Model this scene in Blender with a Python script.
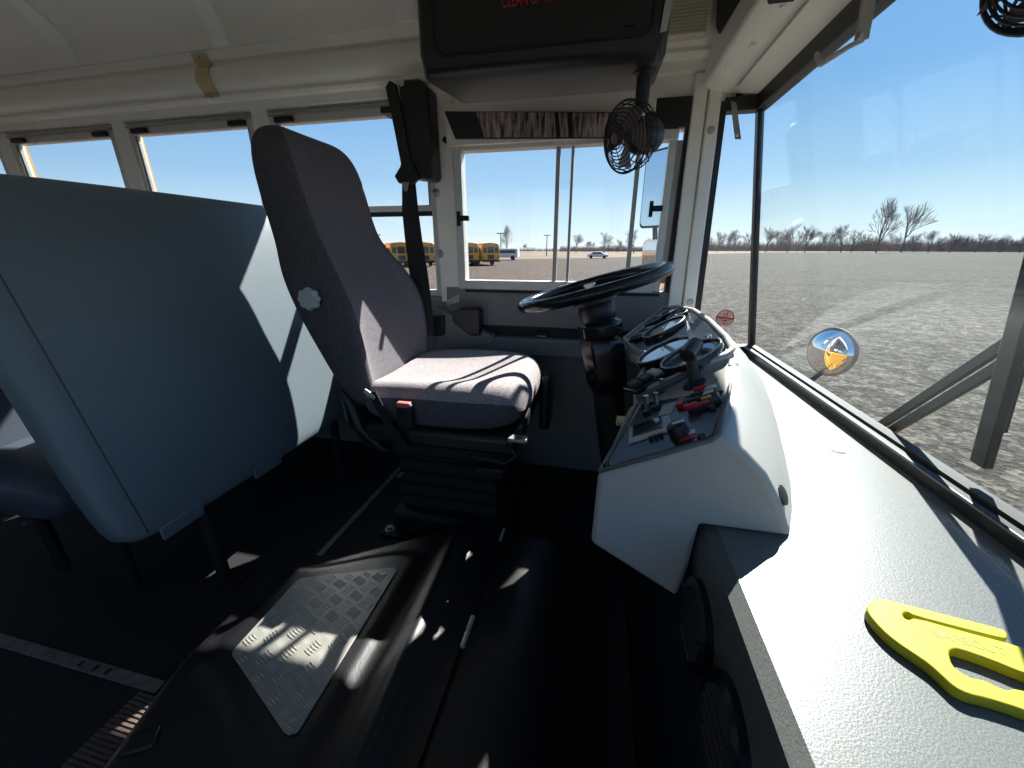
import bpy, math, random
from mathutils import Vector, Matrix
random.seed(7)
for o in list(bpy.data.objects):
    bpy.data.objects.remove(o, do_unlink=True)
SC = bpy.context.scene
COL = SC.collection
rad = math.radians

# ------------------------------------------------------------------ camera
CAM_Z = 0.905          # metres above the driver floor (floor is z = 0)
PITCH, YAW, FPX = rad(19.4), rad(12.5), 385.0
CF = Vector((-math.sin(YAW)*math.cos(PITCH), math.cos(YAW)*math.cos(PITCH), -math.sin(PITCH)))
CR = Vector((math.cos(YAW), math.sin(YAW), 0))
CU = CR.cross(CF)
CP = Vector((0, 0, CAM_Z))
cd = bpy.data.cameras.new('camera')
cam = bpy.data.objects.new('camera', cd)
COL.objects.link(cam)
cd.sensor_width = 36.0
cd.lens = FPX/1024*36.0
cd.clip_start = 0.02
cd.clip_end = 2000
cam.matrix_world = Matrix(((CR.x, CU.x, -CF.x, CP.x), (CR.y, CU.y, -CF.y, CP.y), (CR.z, CU.z, -CF.z, CP.z), (0, 0, 0, 1)))
SC.camera = cam

# ------------------------------------------------------------------ light
SUN_AZ, SUN_EL = rad(67), rad(42.6)      # azimuth from +X (bus forward) towards +Y (bus left)
SUN = Vector((math.cos(SUN_EL)*math.cos(SUN_AZ), math.cos(SUN_EL)*math.sin(SUN_AZ), math.sin(SUN_EL)))
w = bpy.data.worlds.new('sky')
SC.world = w
w.use_nodes = True
nt = w.node_tree
nt.nodes.clear()
# clear winter sky: pale at the horizon, deeper blue with elevation, the same all round
tcw = nt.nodes.new('ShaderNodeTexCoord')
sxy = nt.nodes.new('ShaderNodeSeparateXYZ')
nt.links.new(tcw.outputs['Generated'], sxy.inputs[0])
rmp = nt.nodes.new('ShaderNodeValToRGB')
nt.links.new(sxy.outputs['Z'], rmp.inputs[0])
SKY = [(0.0, (0.80, 0.88, 0.90)), (0.05, (0.62, 0.80, 0.90)), (0.14, (0.36, 0.58, 0.82)), (0.28, (0.20, 0.42, 0.76)), (0.55, (0.14, 0.32, 0.66)), (1.0, (0.10, 0.24, 0.55))]
while len(rmp.color_ramp.elements) < len(SKY):
    rmp.color_ramp.elements.new(0.5)
for e_, (p_, c_) in zip(rmp.color_ramp.elements, SKY):
    e_.position = p_
    e_.color = (*c_, 1)
bg = nt.nodes.new('ShaderNodeBackground')
bg.inputs['Strength'].default_value = 0.60
out = nt.nodes.new('ShaderNodeOutputWorld')
# the whole sky is a little paler on the sun's side and deeper away from it
nrmw = nt.nodes.new('ShaderNodeVectorMath'); nrmw.operation = 'DOT_PRODUCT'
nrmw.inputs[1].default_value = SUN
nt.links.new(tcw.outputs['Generated'], nrmw.inputs[0])
mrw = nt.nodes.new('ShaderNodeMapRange')
mrw.inputs[1].default_value = -0.3
mrw.inputs[2].default_value = 0.9
nt.links.new(nrmw.outputs['Value'], mrw.inputs[0])
tnt = nt.nodes.new('ShaderNodeMix'); tnt.data_type = 'RGBA'
tnt.inputs[6].default_value = (0.66, 0.745, 0.83, 1)
tnt.inputs[7].default_value = (1.12, 1.07, 1.02, 1)
nt.links.new(mrw.outputs[0], tnt.inputs[0])
mulw = nt.nodes.new('ShaderNodeMix'); mulw.data_type = 'RGBA'; mulw.blend_type = 'MULTIPLY'
mulw.inputs[0].default_value = 1.0
nt.links.new(rmp.outputs[0], mulw.inputs[6])
nt.links.new(tnt.outputs[2], mulw.inputs[7])
nt.links.new(mulw.outputs[2], bg.inputs[0])
nt.links.new(bg.outputs[0], out.inputs[0])
sl = bpy.data.lights.new('sun', 'SUN')
sl.energy = 8.0
sl.angle = rad(0.6)
sl.color = (1.0, 0.96, 0.9)
so = bpy.data.objects.new('sun', sl)
COL.objects.link(so)
so.location = (3, 6, 8)
so.rotation_euler = SUN.to_track_quat('Z', 'Y').to_euler()
vs = SC.view_settings
vs.view_transform = 'Standard'
vs.look = 'None'
vs.gamma = 1.0
vs.exposure = 1.1
vs.use_curve_mapping = False


# ------------------------------------------------------------------ pixel -> direction helpers (a point on a known plane)
def ray(u, v):
    return CF + CR*((u-512)/FPX) + CU*((384-v)/FPX)
def onY(u, v, y):
    d = ray(u, v); return CP + d*((y-CP.y)/d.y)
def onZ(u, v, z):
    d = ray(u, v); return CP + d*((z-CP.z)/d.z)
def onX(u, v, x):
    d = ray(u, v); return CP + d*((x-CP.x)/d.x)
def onP(u, v, p, n):
    d = ray(u, v); return CP + d*((p-CP).dot(n)/d.dot(n))


# ------------------------------------------------------------------ materials
def lin(c):
    return tuple((x/255/12.92 if x/255 <= 0.04045 else ((x/255+0.055)/1.055)**2.4) for x in c)

def mat(name, col, rough=0.5, metal=0.0, spec=0.5, noise=0.0, nscale=40.0, bump=0.0, bscale=200.0, col2=None, stretch=None, coat=0.0):
    m = bpy.data.materials.new(name)
    m.use_nodes = True
    n, l = m.node_tree.nodes, m.node_tree.links
    b = n['Principled BSDF']
    b.inputs['Base Color'].default_value = (*col, 1)
    b.inputs['Roughness'].default_value = rough
    b.inputs['Metallic'].default_value = metal
    b.inputs['Specular IOR Level'].default_value = spec
    b.inputs['Coat Weight'].default_value = coat
    tc = n.new('ShaderNodeTexCoord')
    src = tc.outputs['Object']
    if stretch:
        mp = n.new('ShaderNodeMapping')
        mp.inputs['Scale'].default_value = stretch
        l.new(src, mp.inputs['Vector'])
        src = mp.outputs[0]
    if noise > 0 or col2:
        t = n.new('ShaderNodeTexNoise')
        t.inputs['Scale'].default_value = nscale
        t.inputs['Detail'].default_value = 5
        l.new(src, t.inputs['Vector'])
        r = n.new('ShaderNodeValToRGB')
        r.color_ramp.elements[0].position = 0.32
        r.color_ramp.elements[1].position = 0.68
        c2 = col2 if col2 else tuple(min(1, c*(1+noise)) for c in col)
        c1 = col if col2 else tuple(c*(1-noise) for c in col)
        r.color_ramp.elements[0].color = (*c1, 1)
        r.color_ramp.elements[1].color = (*c2, 1)
        l.new(t.outputs['Fac'], r.inputs[0])
        l.new(r.outputs[0], b.inputs['Base Color'])
    if bump > 0:
        t2 = n.new('ShaderNodeTexNoise')
        t2.inputs['Scale'].default_value = bscale
        t2.inputs['Detail'].default_value = 3
        l.new(src, t2.inputs['Vector'])
        bp = n.new('ShaderNodeBump')
        bp.inputs['Strength'].default_value = bump
        bp.inputs['Distance'].default_value = 0.004
        l.new(t2.outputs['Fac'], bp.inputs['Height'])
        l.new(bp.outputs[0], b.inputs['Normal'])
    return m

def glass(name, tint=(0.93, 0.96, 0.96), rough=0.0, refl=1.0):
    m = bpy.data.materials.new(name)
    m.use_nodes = True
    n, l = m.node_tree.nodes, m.node_tree.links
    n.clear()
    o = n.new('ShaderNodeOutputMaterial')
    t = n.new('ShaderNodeBsdfTransparent')
    t.inputs[0].default_value = (*tint, 1)
    g = n.new('ShaderNodeBsdfGlossy')
    g.inputs['Roughness'].default_value = rough
    lw = n.new('ShaderNodeLayerWeight')      # Schlick reflectance, the same from both sides of the pane
    lw.inputs['Blend'].default_value = 0.5
    f = n.new('ShaderNodeMath')
    f.operation = 'POWER'
    f.inputs[1].default_value = 5.0
    l.new(lw.outputs['Facing'], f.inputs[0])
    mm = n.new('ShaderNodeMath')
    mm.operation = 'MULTIPLY_ADD'
    mm.inputs[1].default_value = 0.9*refl
    mm.inputs[2].default_value = 0.035*refl
    mx = n.new('ShaderNodeMixShader')
    l.new(f.outputs[0], mm.inputs[0])
    l.new(mm.outputs[0], mx.inputs[0])
    l.new(t.outputs[0], mx.inputs[1])
    l.new(g.outputs[0], mx.inputs[2])
    l.new(mx.outputs[0], o.inputs[0])
    return m

M = {}
M['white'] = mat('white_paint', (0.91, 0.875, 0.785), 0.45, noise=0.03, nscale=9, bump=0.05, bscale=30)
M['ceil'] = mat('ceiling_panel', (0.87, 0.845, 0.765), 0.6, noise=0.02, nscale=6)
M['rib'] = mat('ceiling_rib', (0.93, 0.915, 0.86), 0.5, noise=0.03, nscale=30)
M['alu'] = mat('window_aluminium', (0.62, 0.61, 0.57), 0.4, 0.35, noise=0.06, nscale=30)
M['alud'] = mat('dull_aluminium', (0.42, 0.41, 0.38), 0.45, 0.5, noise=0.08, nscale=30)
M['greypanel'] = mat('grey_wall_panel', (0.20, 0.20, 0.20), 0.6, noise=0.05, nscale=60, bump=0.1, bscale=300)
M['dash'] = mat('grey_dash_plastic', (0.115, 0.118, 0.113), 0.34, spec=0.32, noise=0.30, nscale=650, bump=0.07, bscale=520)
M['pod'] = mat('grey_pod_plastic', (0.40, 0.385, 0.36), 0.45, noise=0.06, nscale=420, bump=0.06, bscale=420)
M['black'] = mat('black_plastic', (0.012, 0.012, 0.013), 0.42, bump=0.1, bscale=500)
M['blackm'] = mat('black_matte', (0.006, 0.006, 0.007), 0.65)
M['bellows'] = mat('bellows_rubber', (0.004, 0.004, 0.005), 0.8)
M['gloss'] = mat('black_gloss', (0.012, 0.012, 0.014), 0.16)
M['rubber'] = mat('black_rubber_floor', (0.008, 0.008, 0.009), 0.36, noise=0.3, nscale=300, bump=0.10, bscale=350)
M['floor'] = mat('aisle_floor', (0.005, 0.005, 0.006), 0.75, noise=0.3, nscale=60)
M['overhead'] = mat('overhead_plastic', (0.012, 0.0115, 0.0115), 0.42, bump=0.1, bscale=400)
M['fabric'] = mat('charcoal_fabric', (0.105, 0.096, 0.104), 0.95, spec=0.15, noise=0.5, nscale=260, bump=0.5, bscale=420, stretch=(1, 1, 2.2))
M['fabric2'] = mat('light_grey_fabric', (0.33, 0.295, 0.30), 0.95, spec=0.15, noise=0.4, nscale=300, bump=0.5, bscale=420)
M['fabric2b'] = mat('grey_insert_fabric', (0.165, 0.152, 0.166), 0.95, spec=0.15, noise=0.5, nscale=280, bump=0.5, bscale=420, stretch=(1, 1, 2.2))
M['vinyl'] = mat('blue_grey_vinyl', (0.135, 0.172, 0.195), 0.40, spec=0.8, noise=0.05, nscale=300, bump=0.25, bscale=380)
M['vinyld'] = mat('dark_blue_vinyl', (0.05, 0.062, 0.085), 0.5, noise=0.05, nscale=300, bump=0.25, bscale=380)
M['webbing'] = mat('belt_webbing', (0.012, 0.012, 0.014), 0.8, bump=0.4, bscale=600)
M['plate'] = mat('tread_plate_metal', (0.30, 0.29, 0.26), 0.42, 0.3, noise=0.08, nscale=60)
M['platebar'] = mat('tread_bar_metal', (0.55, 0.54, 0.48), 0.35, 0.15)
M['strip'] = mat('worn_trim_metal', (0.17, 0.165, 0.155), 0.55, 0.3, noise=0.3, nscale=60)
M['tread'] = mat('ribbed_brown_mat', (0.11, 0.08, 0.065), 0.7, noise=0.2, nscale=50)
M['yellow'] = mat('cutter_yellow', (0.42, 0.385, 0.02), 0.45, spec=0.25, noise=0.05, nscale=30)
M['yellowd'] = mat('cutter_lettering', (0.25, 0.22, 0.012), 0.5)  # moulded letters, given a darker yellow than the body
M['bus'] = mat('bus_yellow', (0.72, 0.30, 0.015), 0.4)
M['red'] = mat('red_plastic', (0.55, 0.02, 0.02), 0.4)
M['amber'] = mat('amber_plastic', (0.75, 0.36, 0.02), 0.4)
M['redtext'] = mat('red_lettering', (0.60, 0.02, 0.015), 0.5)
M['redmark'] = mat('sticker_red', (0.35, 0.03, 0.03), 0.6)
M['whitep'] = mat('white_plastic', (0.72, 0.71, 0.66), 0.45)
M['beige'] = mat('beige_plastic', (0.62, 0.50, 0.28), 0.5, noise=0.08, nscale=50)
M['pink'] = mat('buckle_button', (0.55, 0.16, 0.14), 0.5)
M['chrome'] = mat('chrome', (0.75, 0.75, 0.75), 0.12, 1.0)
M['mirror'] = mat('mirror_glass', (0.85, 0.87, 0.88), 0.015, 1.0)
M['steel'] = mat('dull_steel', (0.42, 0.41, 0.37), 0.38, 0.7, noise=0.1, nscale=60)
M['gaugeface'] = mat('gauge_face', (0.02, 0.022, 0.03), 0.08, coat=1.0)
M['gpanel'] = mat('instrument_panel_blue_black', (0.020, 0.026, 0.036), 0.25)
M['greylabel'] = mat('label_pale_grey', (0.48, 0.50, 0.47), 0.5)
M['glass'] = glass('window_glass', (0.955, 0.972, 0.978))
M['wglass'] = glass('windshield_glass', (0.925, 0.962, 0.965), refl=0.5)
M['sticker'] = glass('sticker_film', (0.78, 0.70, 0.68), 0.3)
M['busroof'] = mat('bus_roof_white', (0.75, 0.74, 0.7), 0.5)
M['darkglass'] = mat('far_window_glass', (0.02, 0.022, 0.025), 0.15)
M['tyre'] = mat('tyre', (0.015, 0.015, 0.015), 0.8)
M['bark'] = mat('bare_branches', (0.20, 0.17, 0.15), 0.9)  # lightened so the colour carries the distance haze
M['scrub'] = mat('winter_scrub', (0.25, 0.205, 0.175), 0.95, noise=0.3, nscale=0.3)  # haze of the far tree line mixed into a paler colour
M['field'] = mat('dry_grass_field', (0.105, 0.070, 0.040), 0.95, col2=(0.16, 0.11, 0.065), nscale=0.06)
M['ventblk'] = mat('vent_black', (0.006, 0.007, 0.010), 0.3)
M['cream'] = mat('cream_ribbed_plastic', (0.72, 0.66, 0.50), 0.5)
M['rimgrey'] = mat('mirror_rim_grey', (0.16, 0.17, 0.17), 0.5)
M['hub'] = mat('fan_reflected_brown', (0.20, 0.15, 0.13), 0.35, 0.3)  # grey-brown reflection of the window strip put into the fan's colour

def gravel():
    m = bpy.data.materials.new('gravel_lot')
    m.use_nodes = True
    n, l = m.node_tree.nodes, m.node_tree.links
    b = n['Principled BSDF']
    b.inputs['Roughness'].default_value = 0.95
    b.inputs['Specular IOR Level'].default_value = 0.2
    tc = n.new('ShaderNodeTexCoord')
    vo = n.new('ShaderNodeTexVoronoi')
    vo.inputs['Scale'].default_value = 13
    l.new(tc.outputs['Object'], vo.inputs['Vector'])
    vo.inputs['Scale'].default_value = 22
    vo2 = n.new('ShaderNodeTexVoronoi')
    vo2.inputs['Scale'].default_value = 6
    l.new(tc.outputs['Object'], vo2.inputs['Vector'])
    r = n.new('ShaderNodeValToRGB')
    r.color_ramp.elements[0].color = (0.0, 0.0, 0.0, 1)
    r.color_ramp.elements[1].color = (0.155, 0.139, 0.113, 1)
    e = r.color_ramp.elements.new(0.5)
    e.color = (0.042, 0.038, 0.031, 1)
    sp = n.new('ShaderNodeSeparateColor')
    l.new(vo.outputs['Color'], sp.inputs[0])
    sp2 = n.new('ShaderNodeSeparateColor')
    l.new(vo2.outputs['Color'], sp2.inputs[0])
    av = n.new('ShaderNodeMath'); av.operation = 'MULTIPLY_ADD'
    av.inputs[1].default_value = 0.55
    l.new(sp.outputs[0], av.inputs[0])
    av2 = n.new('ShaderNodeMath'); av2.operation = 'MULTIPLY'
    av2.inputs[1].default_value = 0.45
    l.new(sp2.outputs[0], av2.inputs[0])
    l.new(av2.outputs[0], av.inputs[2])
    l.new(av.outputs[0], r.inputs[0])
    # broad wheel-worn streaks and a reddish clay zone to the rear-left of the lot
    mp = n.new('ShaderNodeMapping')
    mp.inputs['Scale'].default_value = (0.12, 0.5, 1)
    mp.inputs['Rotation'].default_value = (0, 0, rad(25))
    l.new(tc.outputs['Object'], mp.inputs['Vector'])
    t = n.new('ShaderNodeTexNoise')
    t.inputs['Scale'].default_value = 1.0
    t.inputs['Detail'].default_value = 6
    l.new(mp.outputs[0], t.inputs['Vector'])
    r2 = n.new('ShaderNodeValToRGB')
    r2.color_ramp.elements[0].position = 0.35
    r2.color_ramp.elements[1].position = 0.65
    r2.color_ramp.elements[0].color = (0.78, 0.78, 0.78, 1)
    r2.color_ramp.elements[1].color = (1.08, 1.06, 1.02, 1)
    l.new(t.outputs['Fac'], r2.inputs[0])
    mu = n.new('ShaderNodeMix')
    mu.data_type = 'RGBA'
    mu.blend_type = 'MULTIPLY'
    mu.inputs[0].default_value = 1
    l.new(r.outputs[0], mu.inputs[6])
    l.new(r2.outputs[0], mu.inputs[7])
    sx = n.new('ShaderNodeSeparateXYZ')
    l.new(tc.outputs['Object'], sx.inputs[0])
    mr = n.new('ShaderNodeMapRange')
    mr.inputs[1].default_value = 4
    mr.inputs[2].default_value = -6
    l.new(sx.outputs['X'], mr.inputs[0])
    m2 = n.new('ShaderNodeMix')
    m2.data_type = 'RGBA'
    m2.blend_type = 'MULTIPLY'
    l.new(mr.outputs[0], m2.inputs[0])
    l.new(mu.outputs[2], m2.inputs[6])
    m2.inputs[7].default_value = (1.22, 0.95, 0.86, 1)
    l.new(m2.outputs[2], b.inputs['Base Color'])
    bp = n.new('ShaderNodeBump')
    bp.inputs['Strength'].default_value = 0.5
    bp.inputs['Distance'].default_value = 0.02
    l.new(vo.outputs['Distance'], bp.inputs['Height'])
    l.new(bp.outputs[0], b.inputs['Normal'])
    return m
M['gravel'] = gravel()

def streaky():  # brown streaks: reflected ground painted into the base colour
    m = bpy.data.materials.new('painted_streaky_reflection')
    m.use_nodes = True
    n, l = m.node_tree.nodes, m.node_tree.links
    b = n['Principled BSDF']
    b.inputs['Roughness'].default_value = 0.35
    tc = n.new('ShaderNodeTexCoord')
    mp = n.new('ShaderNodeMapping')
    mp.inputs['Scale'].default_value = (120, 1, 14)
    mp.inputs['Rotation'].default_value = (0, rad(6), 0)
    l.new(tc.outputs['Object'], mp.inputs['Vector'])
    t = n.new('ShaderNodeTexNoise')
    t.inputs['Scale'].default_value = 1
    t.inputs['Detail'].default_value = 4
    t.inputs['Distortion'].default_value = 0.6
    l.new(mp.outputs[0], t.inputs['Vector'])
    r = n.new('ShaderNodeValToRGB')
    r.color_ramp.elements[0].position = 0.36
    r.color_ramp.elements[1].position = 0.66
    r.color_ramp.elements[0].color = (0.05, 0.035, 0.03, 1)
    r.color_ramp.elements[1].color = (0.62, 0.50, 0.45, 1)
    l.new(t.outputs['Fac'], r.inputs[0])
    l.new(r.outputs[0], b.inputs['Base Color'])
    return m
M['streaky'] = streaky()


# ------------------------------------------------------------------ mesh builder
class MB:
    def __init__(s):
        s.v, s.f = [], []
    def add(s, vs_, fs_):
        k = len(s.v)
        s.v += [Vector(p) for p in vs_]
        s.f += [tuple(i+k for i in f) for f in fs_]
        return s
    def hexa(s, p):      # 8 points: bottom ring 0-3, top ring 4-7
        return s.add(p, [(3, 2, 1, 0), (4, 5, 6, 7), (0, 1, 5, 4), (1, 2, 6, 5), (2, 3, 7, 6), (3, 0, 4, 7)])
    def box(s, x0, x1, y0, y1, z0, z1):
        return s.hexa([(x0, y0, z0), (x1, y0, z0), (x1, y1, z0), (x0, y1, z0), (x0, y0, z1), (x1, y0, z1), (x1, y1, z1), (x0, y1, z1)])
    def obox(s, c, ax, ay, az):      # centre and three half vectors
        c, ax, ay, az = Vector(c), Vector(ax), Vector(ay), Vector(az)
        return s.hexa([c-ax-ay-az, c+ax-ay-az, c+ax+ay-az, c-ax+ay-az, c-ax-ay+az, c+ax-ay+az, c+ax+ay+az, c-ax+ay+az])
    def rings(s, rs, closed=True, cap=True):
        n = len(rs[0])
        k = len(s.v)
        for r in rs:
            s.v += [Vector(p) for p in r]
        m = n if closed else n-1
        for a in range(len(rs)-1):
            for i in range(m):
                j = (i+1) % n
                s.f.append((k+a*n+i, k+a*n+j, k+(a+1)*n+j, k+(a+1)*n+i))
        if cap and closed:
            s.f.append(tuple(k+i for i in reversed(range(n))))
            s.f.append(tuple(k+(len(rs)-1)*n+i for i in range(n)))
        return s
    def circ(s, c, ax, r, n, ph=0.0, r2=None):
        ax = Vector(ax).normalized()
        u = ax.orthogonal().normalized()
        v = ax.cross(u)
        return [Vector(c) + u*(math.cos(ph+2*math.pi*i/n)*r) + v*(math.sin(ph+2*math.pi*i/n)*(r2 or r)) for i in range(n)]
    def cyl(s, a, b, r, n=16, r2=None):
        a, b = Vector(a), Vector(b)
        return s.rings([s.circ(a, b-a, r, n), s.circ(b, b-a, r if r2 is None else r2, n)])
    def lathe(s, c, ax, prof, n=24):      # prof: list of (radius, height)
        c, ax = Vector(c), Vector(ax).normalized()
        return s.rings([s.circ(c+ax*h, ax, max(r, 1e-4), n) for r, h in prof])
    def tube(s, pts, r, n=8, closed=False, flat=None):
        pts = [Vector(p) for p in pts]
        rs = []
        m = len(pts)
        up = None
        for i, p in enumerate(pts):
            if closed:
                t = pts[(i+1) % m]-pts[i-1]
            else:
                t = pts[min(i+1, m-1)]-pts[max(i-1, 0)]
            t.normalize()
            if up is None:
                up = t.orthogonal().normalized()
            up = (up - t*up.dot(t)).normalized()
            sd = t.cross(up)
            rr = r[i] if isinstance(r, (list, tuple)) else r
            rs.append([p + up*(math.cos(2*math.pi*k/n)*rr) + sd*(math.sin(2*math.pi*k/n)*rr) for k in range(n)])
        if closed:
            # keep the seam aligned well enough: planar loops only
            rs.append(rs[0])
            return s.rings(rs, cap=False)
        return s.rings(rs)
    def prism(s, poly, vec):
        vec = Vector(vec)
        return s.rings([[Vector(p) for p in poly], [Vector(p)+vec for p in poly]])
    def strip(s, pts, wv, tv):      # flat ribbon along pts: half width vector, thickness vector
        wv, tv = Vector(wv), Vector(tv)
        return s.rings([[Vector(p)-wv, Vector(p)+wv, Vector(p)+wv+tv, Vector(p)-wv+tv] for p in pts])
    def build(s, name, m, parent=None, smooth=False, bevel=0.0, sub=0, seg=2, ang=40):
        me = bpy.data.meshes.new(name)
        me.from_pydata([tuple(p) for p in s.v], [], s.f)
        me.materials.append(M[m] if isinstance(m, str) else m)
        o = bpy.data.objects.new(name, me)
        COL.objects.link(o)
        import bmesh
        bm = bmesh.new()
        bm.from_mesh(me)
        bmesh.ops.recalc_face_normals(bm, faces=bm.faces)
        bm.to_mesh(me)
        bm.free()
        if bevel > 0:
            b = o.modifiers.new('bevel', 'BEVEL')
            b.width = bevel
            b.segments = seg
            b.limit_method = 'ANGLE'
            b.angle_limit = rad(30)
        if sub:
            q = o.modifiers.new('subd', 'SUBSURF')
            q.levels = q.render_levels = sub
        if smooth or sub:
            me.polygons.foreach_set('use_smooth', [True]*len(me.polygons))
        elif bevel > 0:
            me.polygons.foreach_set('use_smooth', [True]*len(me.polygons))
            me.set_sharp_from_angle(angle=rad(ang))
        if smooth == 'auto':
            me.set_sharp_from_angle(angle=rad(ang))
        if parent is not None:
            o.parent = parent
            o.matrix_parent_inverse = Matrix.Translation(-parent.location) if parent.type == 'EMPTY' else Matrix.Identity(4)
        return o

def tag(o, label=None, cat=None, group=None, kind=None):
    if label: o['label'] = label
    if cat: o['category'] = cat
    if group: o['group'] = group
    if kind: o['kind'] = kind
    return o
def thing(name, label, cat, loc, group=None):
    o = bpy.data.objects.new(name, None)
    COL.objects.link(o)
    o.empty_display_size = 0.1
    o.location = loc
    return tag(o, label, cat, group)
def st(o):
    o['kind'] = 'structure'
    return o
def part_label(o, label):
    o['label'] = label
    return o
def text_part(name, body, size, m, parent, origin, ax, ay, extr=0.0006):
    c = bpy.data.curves.new(name, 'FONT')
    c.body = body
    c.size = size
    c.extrude = extr
    t = bpy.data.objects.new(name, c)
    COL.objects.link(t)
    me = bpy.data.meshes.new_from_object(t)
    bpy.data.objects.remove(t, do_unlink=True)
    ax, ay = Vector(ax).normalized(), Vector(ay).normalized()
    az = ax.cross(ay)
    mt = Matrix(((ax.x, ay.x, az.x, origin[0]), (ax.y, ay.y, az.y, origin[1]), (ax.z, ay.z, az.z, origin[2]), (0, 0, 0, 1)))
    me.transform(mt)
    me.materials.clear()
    me.materials.append(M[m])
    o = bpy.data.objects.new(name, me)
    COL.objects.link(o)
    o.parent = parent
    o.matrix_parent_inverse = Matrix.Translation(-parent.location) if parent.type == 'EMPTY' else Matrix.Identity(4)
    return o
def lerp(a, b, t): return a+(b-a)*t

# ================================================================== THE SETTING
WL, WR, REAR = 1.50, -0.80, -5.0      # inner faces
GZ = -1.15                            # gravel level
ZS, ZD = 0.72, 0.77                   # window sills: passenger, driver

# ---- ground outside
field = st(MB().rings([[(600*math.cos(a), 600*math.sin(a), GZ-0.06) for a in [2*math.pi*i/48 for i in range(48)]],
                       [(600*math.cos(a), 600*math.sin(a), GZ-0.3) for a in [2*math.pi*i/48 for i in range(48)]]]).build('ground_field', 'field'))
edge = [(330, 261.5), (400, 260.5), (520, 259.0), (590, 258.0), (650, 256.3), (700, 254.0), (770, 252.6), (860, 252.0), (1024, 251.6)]
gp = [onZ(u, v, GZ) for u, v in edge]
gp += [Vector((260, 60, GZ)), Vector((200, -120, GZ)), Vector((-120, -120, GZ)), Vector((-140, 60, GZ))]
gravel_lot = st(MB().prism(gp, (0, 0, -0.05)).build('ground_gravel', 'gravel'))

# ---- floor (stepwell hole at the entrance, behind/below the camera)
fl = MB()
SX0, SX1, SY = -0.80, 0.10, 0.17
fl.box(REAR, SX0, WR, WL, -0.06, 0)
fl.box(SX0, SX1, SY, WL, -0.06, 0)
fl.box(SX1, 0.56, WR, WL, -0.06, 0)
floor = st(fl.build('floor', 'floor'))
MB().box(SX0, SX1, -0.30, SY, -0.31, -0.25).build('step', 'rubber', floor)
MB().box(SX0, SX1, SY-0.02, SY, -0.25, -0.06).build('step_riser', 'rubber', floor)
MB().box(SX0, SX1, WR, -0.30, -0.56, -0.50).build('step', 'rubber', floor)
MB().box(SX0, SX1, -0.32, -0.30, -0.5, -0.31).build('step_riser', 'rubber', floor)

# ---- left wall: white upper frame
wl = MB()
Y0, Y1 = WL, WL+0.05
posts = [-0.575, -1.335, -2.045, -2.755, -3.465, -4.175, -4.885]
wl.box(REAR, 0.335, Y0, Y1, 1.41, 1.62)                       # header band over all windows
wl.box(-0.625, 0.335, Y0, Y1, 1.262, 1.41)                    # lower header over the driver window
wl.box(-0.625, -0.546, Y0-0.005, Y1, 0.70, 1.41)              # post beside the driver window
for p in posts[1:]:
    wl.box(p-0.040, p+0.040, Y0, Y1, 0.68, 1.41)
wl.box(0.335, 0.43, Y0, Y1, 1.325, 1.62)
wall_left = st(wl.build('wall_left', 'white', bevel=0.004))
lp = MB()
lp.box(REAR, -0.60, Y0, Y1, -0.05, ZS)
lp.box(-0.60, 0.335, Y0+0.02, Y1, -0.05, ZD-0.02)
lp.box(0.335, 0.57, Y0, Y1, -0.05, 0.545)
lp.build('lower_panel', 'greypanel', wall_left)
# stepped panel below the driver window
MB().box(-0.60, 0.335, WL-0.012, WL+0.02, 0.612, ZD-0.012).build('sill_panel', 'greypanel', wall_left, bevel=0.004)
MB().box(-0.50, 0.335, WL-0.004, WL+0.02, 0.572, 0.612).build('cable_channel', 'blackm', wall_left)
MB().box(-0.60, 0.335, WL-0.050, WL+0.02, 0.505, 0.572).build('ledge_panel', 'greypanel', wall_left, bevel=0.006)
MB().box(-0.60, 0.335, WL-0.022, WL+0.02, 0.0, 0.505).build('kick_panel', 'greypanel', wall_left, bevel=0.004)
gus = [(-0.645, WL-0.055, 0.50), (-0.40, WL-0.055, 0.55), (-0.40, WL-0.055, 0.575), (-0.635, WL-0.055, 0.685)]
MB().prism(gus, (0, 0.05, 0)).build('corner_gusset', 'greypanel', wall_left, bevel=0.003)
# yellow skin outside
sk = MB()
sk.box(REAR, 0.335, Y1, Y1+0.006, -0.75, ZS-0.03)
sk.box(0.335, 0.60, Y1, Y1+0.006, -0.75, 0.53)
sk.box(REAR, 0.335, Y1, Y1+0.006, 1.43, 1.62)
for p in posts:
    sk.box(p-0.04, p+0.04, Y1, Y1+0.006, ZS-0.03, 1.43)
sk.build('outer_skin', 'bus', wall_left)
for z in (0.10, 0.45):
    MB().box(REAR, 0.58, Y1+0.006, Y1+0.022, z, z+0.05).build('rub_rail', 'blackm', wall_left)
for (u, v) in ((436, 193), (440, 254)):
    p = onY(u, v, WL-0.005)
    MB().lathe(p, (0, -1, 0), [(0.0, 0.0), (0.015, 0.0), (0.015, 0.003), (0.008, 0.006), (0.0, 0.006)], 14).build('post_bolt', 'steel', wall_left, smooth='auto')
p = onY(447, 141, WL-0.005)
MB().cyl(p, p+Vector((0, -0.02, 0)), 0.010, 12).build('hook_knob', 'blackm', wall_left)
# small clear bracket on the post foot
MB().hexa([(-0.60, WL-0.02, 0.685), (-0.545, WL-0.02, 0.70), (-0.545, WL-0.008, 0.70), (-0.60, WL-0.008, 0.685), (-0.60, WL-0.02, 0.705), (-0.545, WL-0.02, 0.735), (-0.545, WL-0.008, 0.735), (-0.60, WL-0.008, 0.705)]).build('post_bracket', 'alud', wall_left, bevel=0.003)

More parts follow.
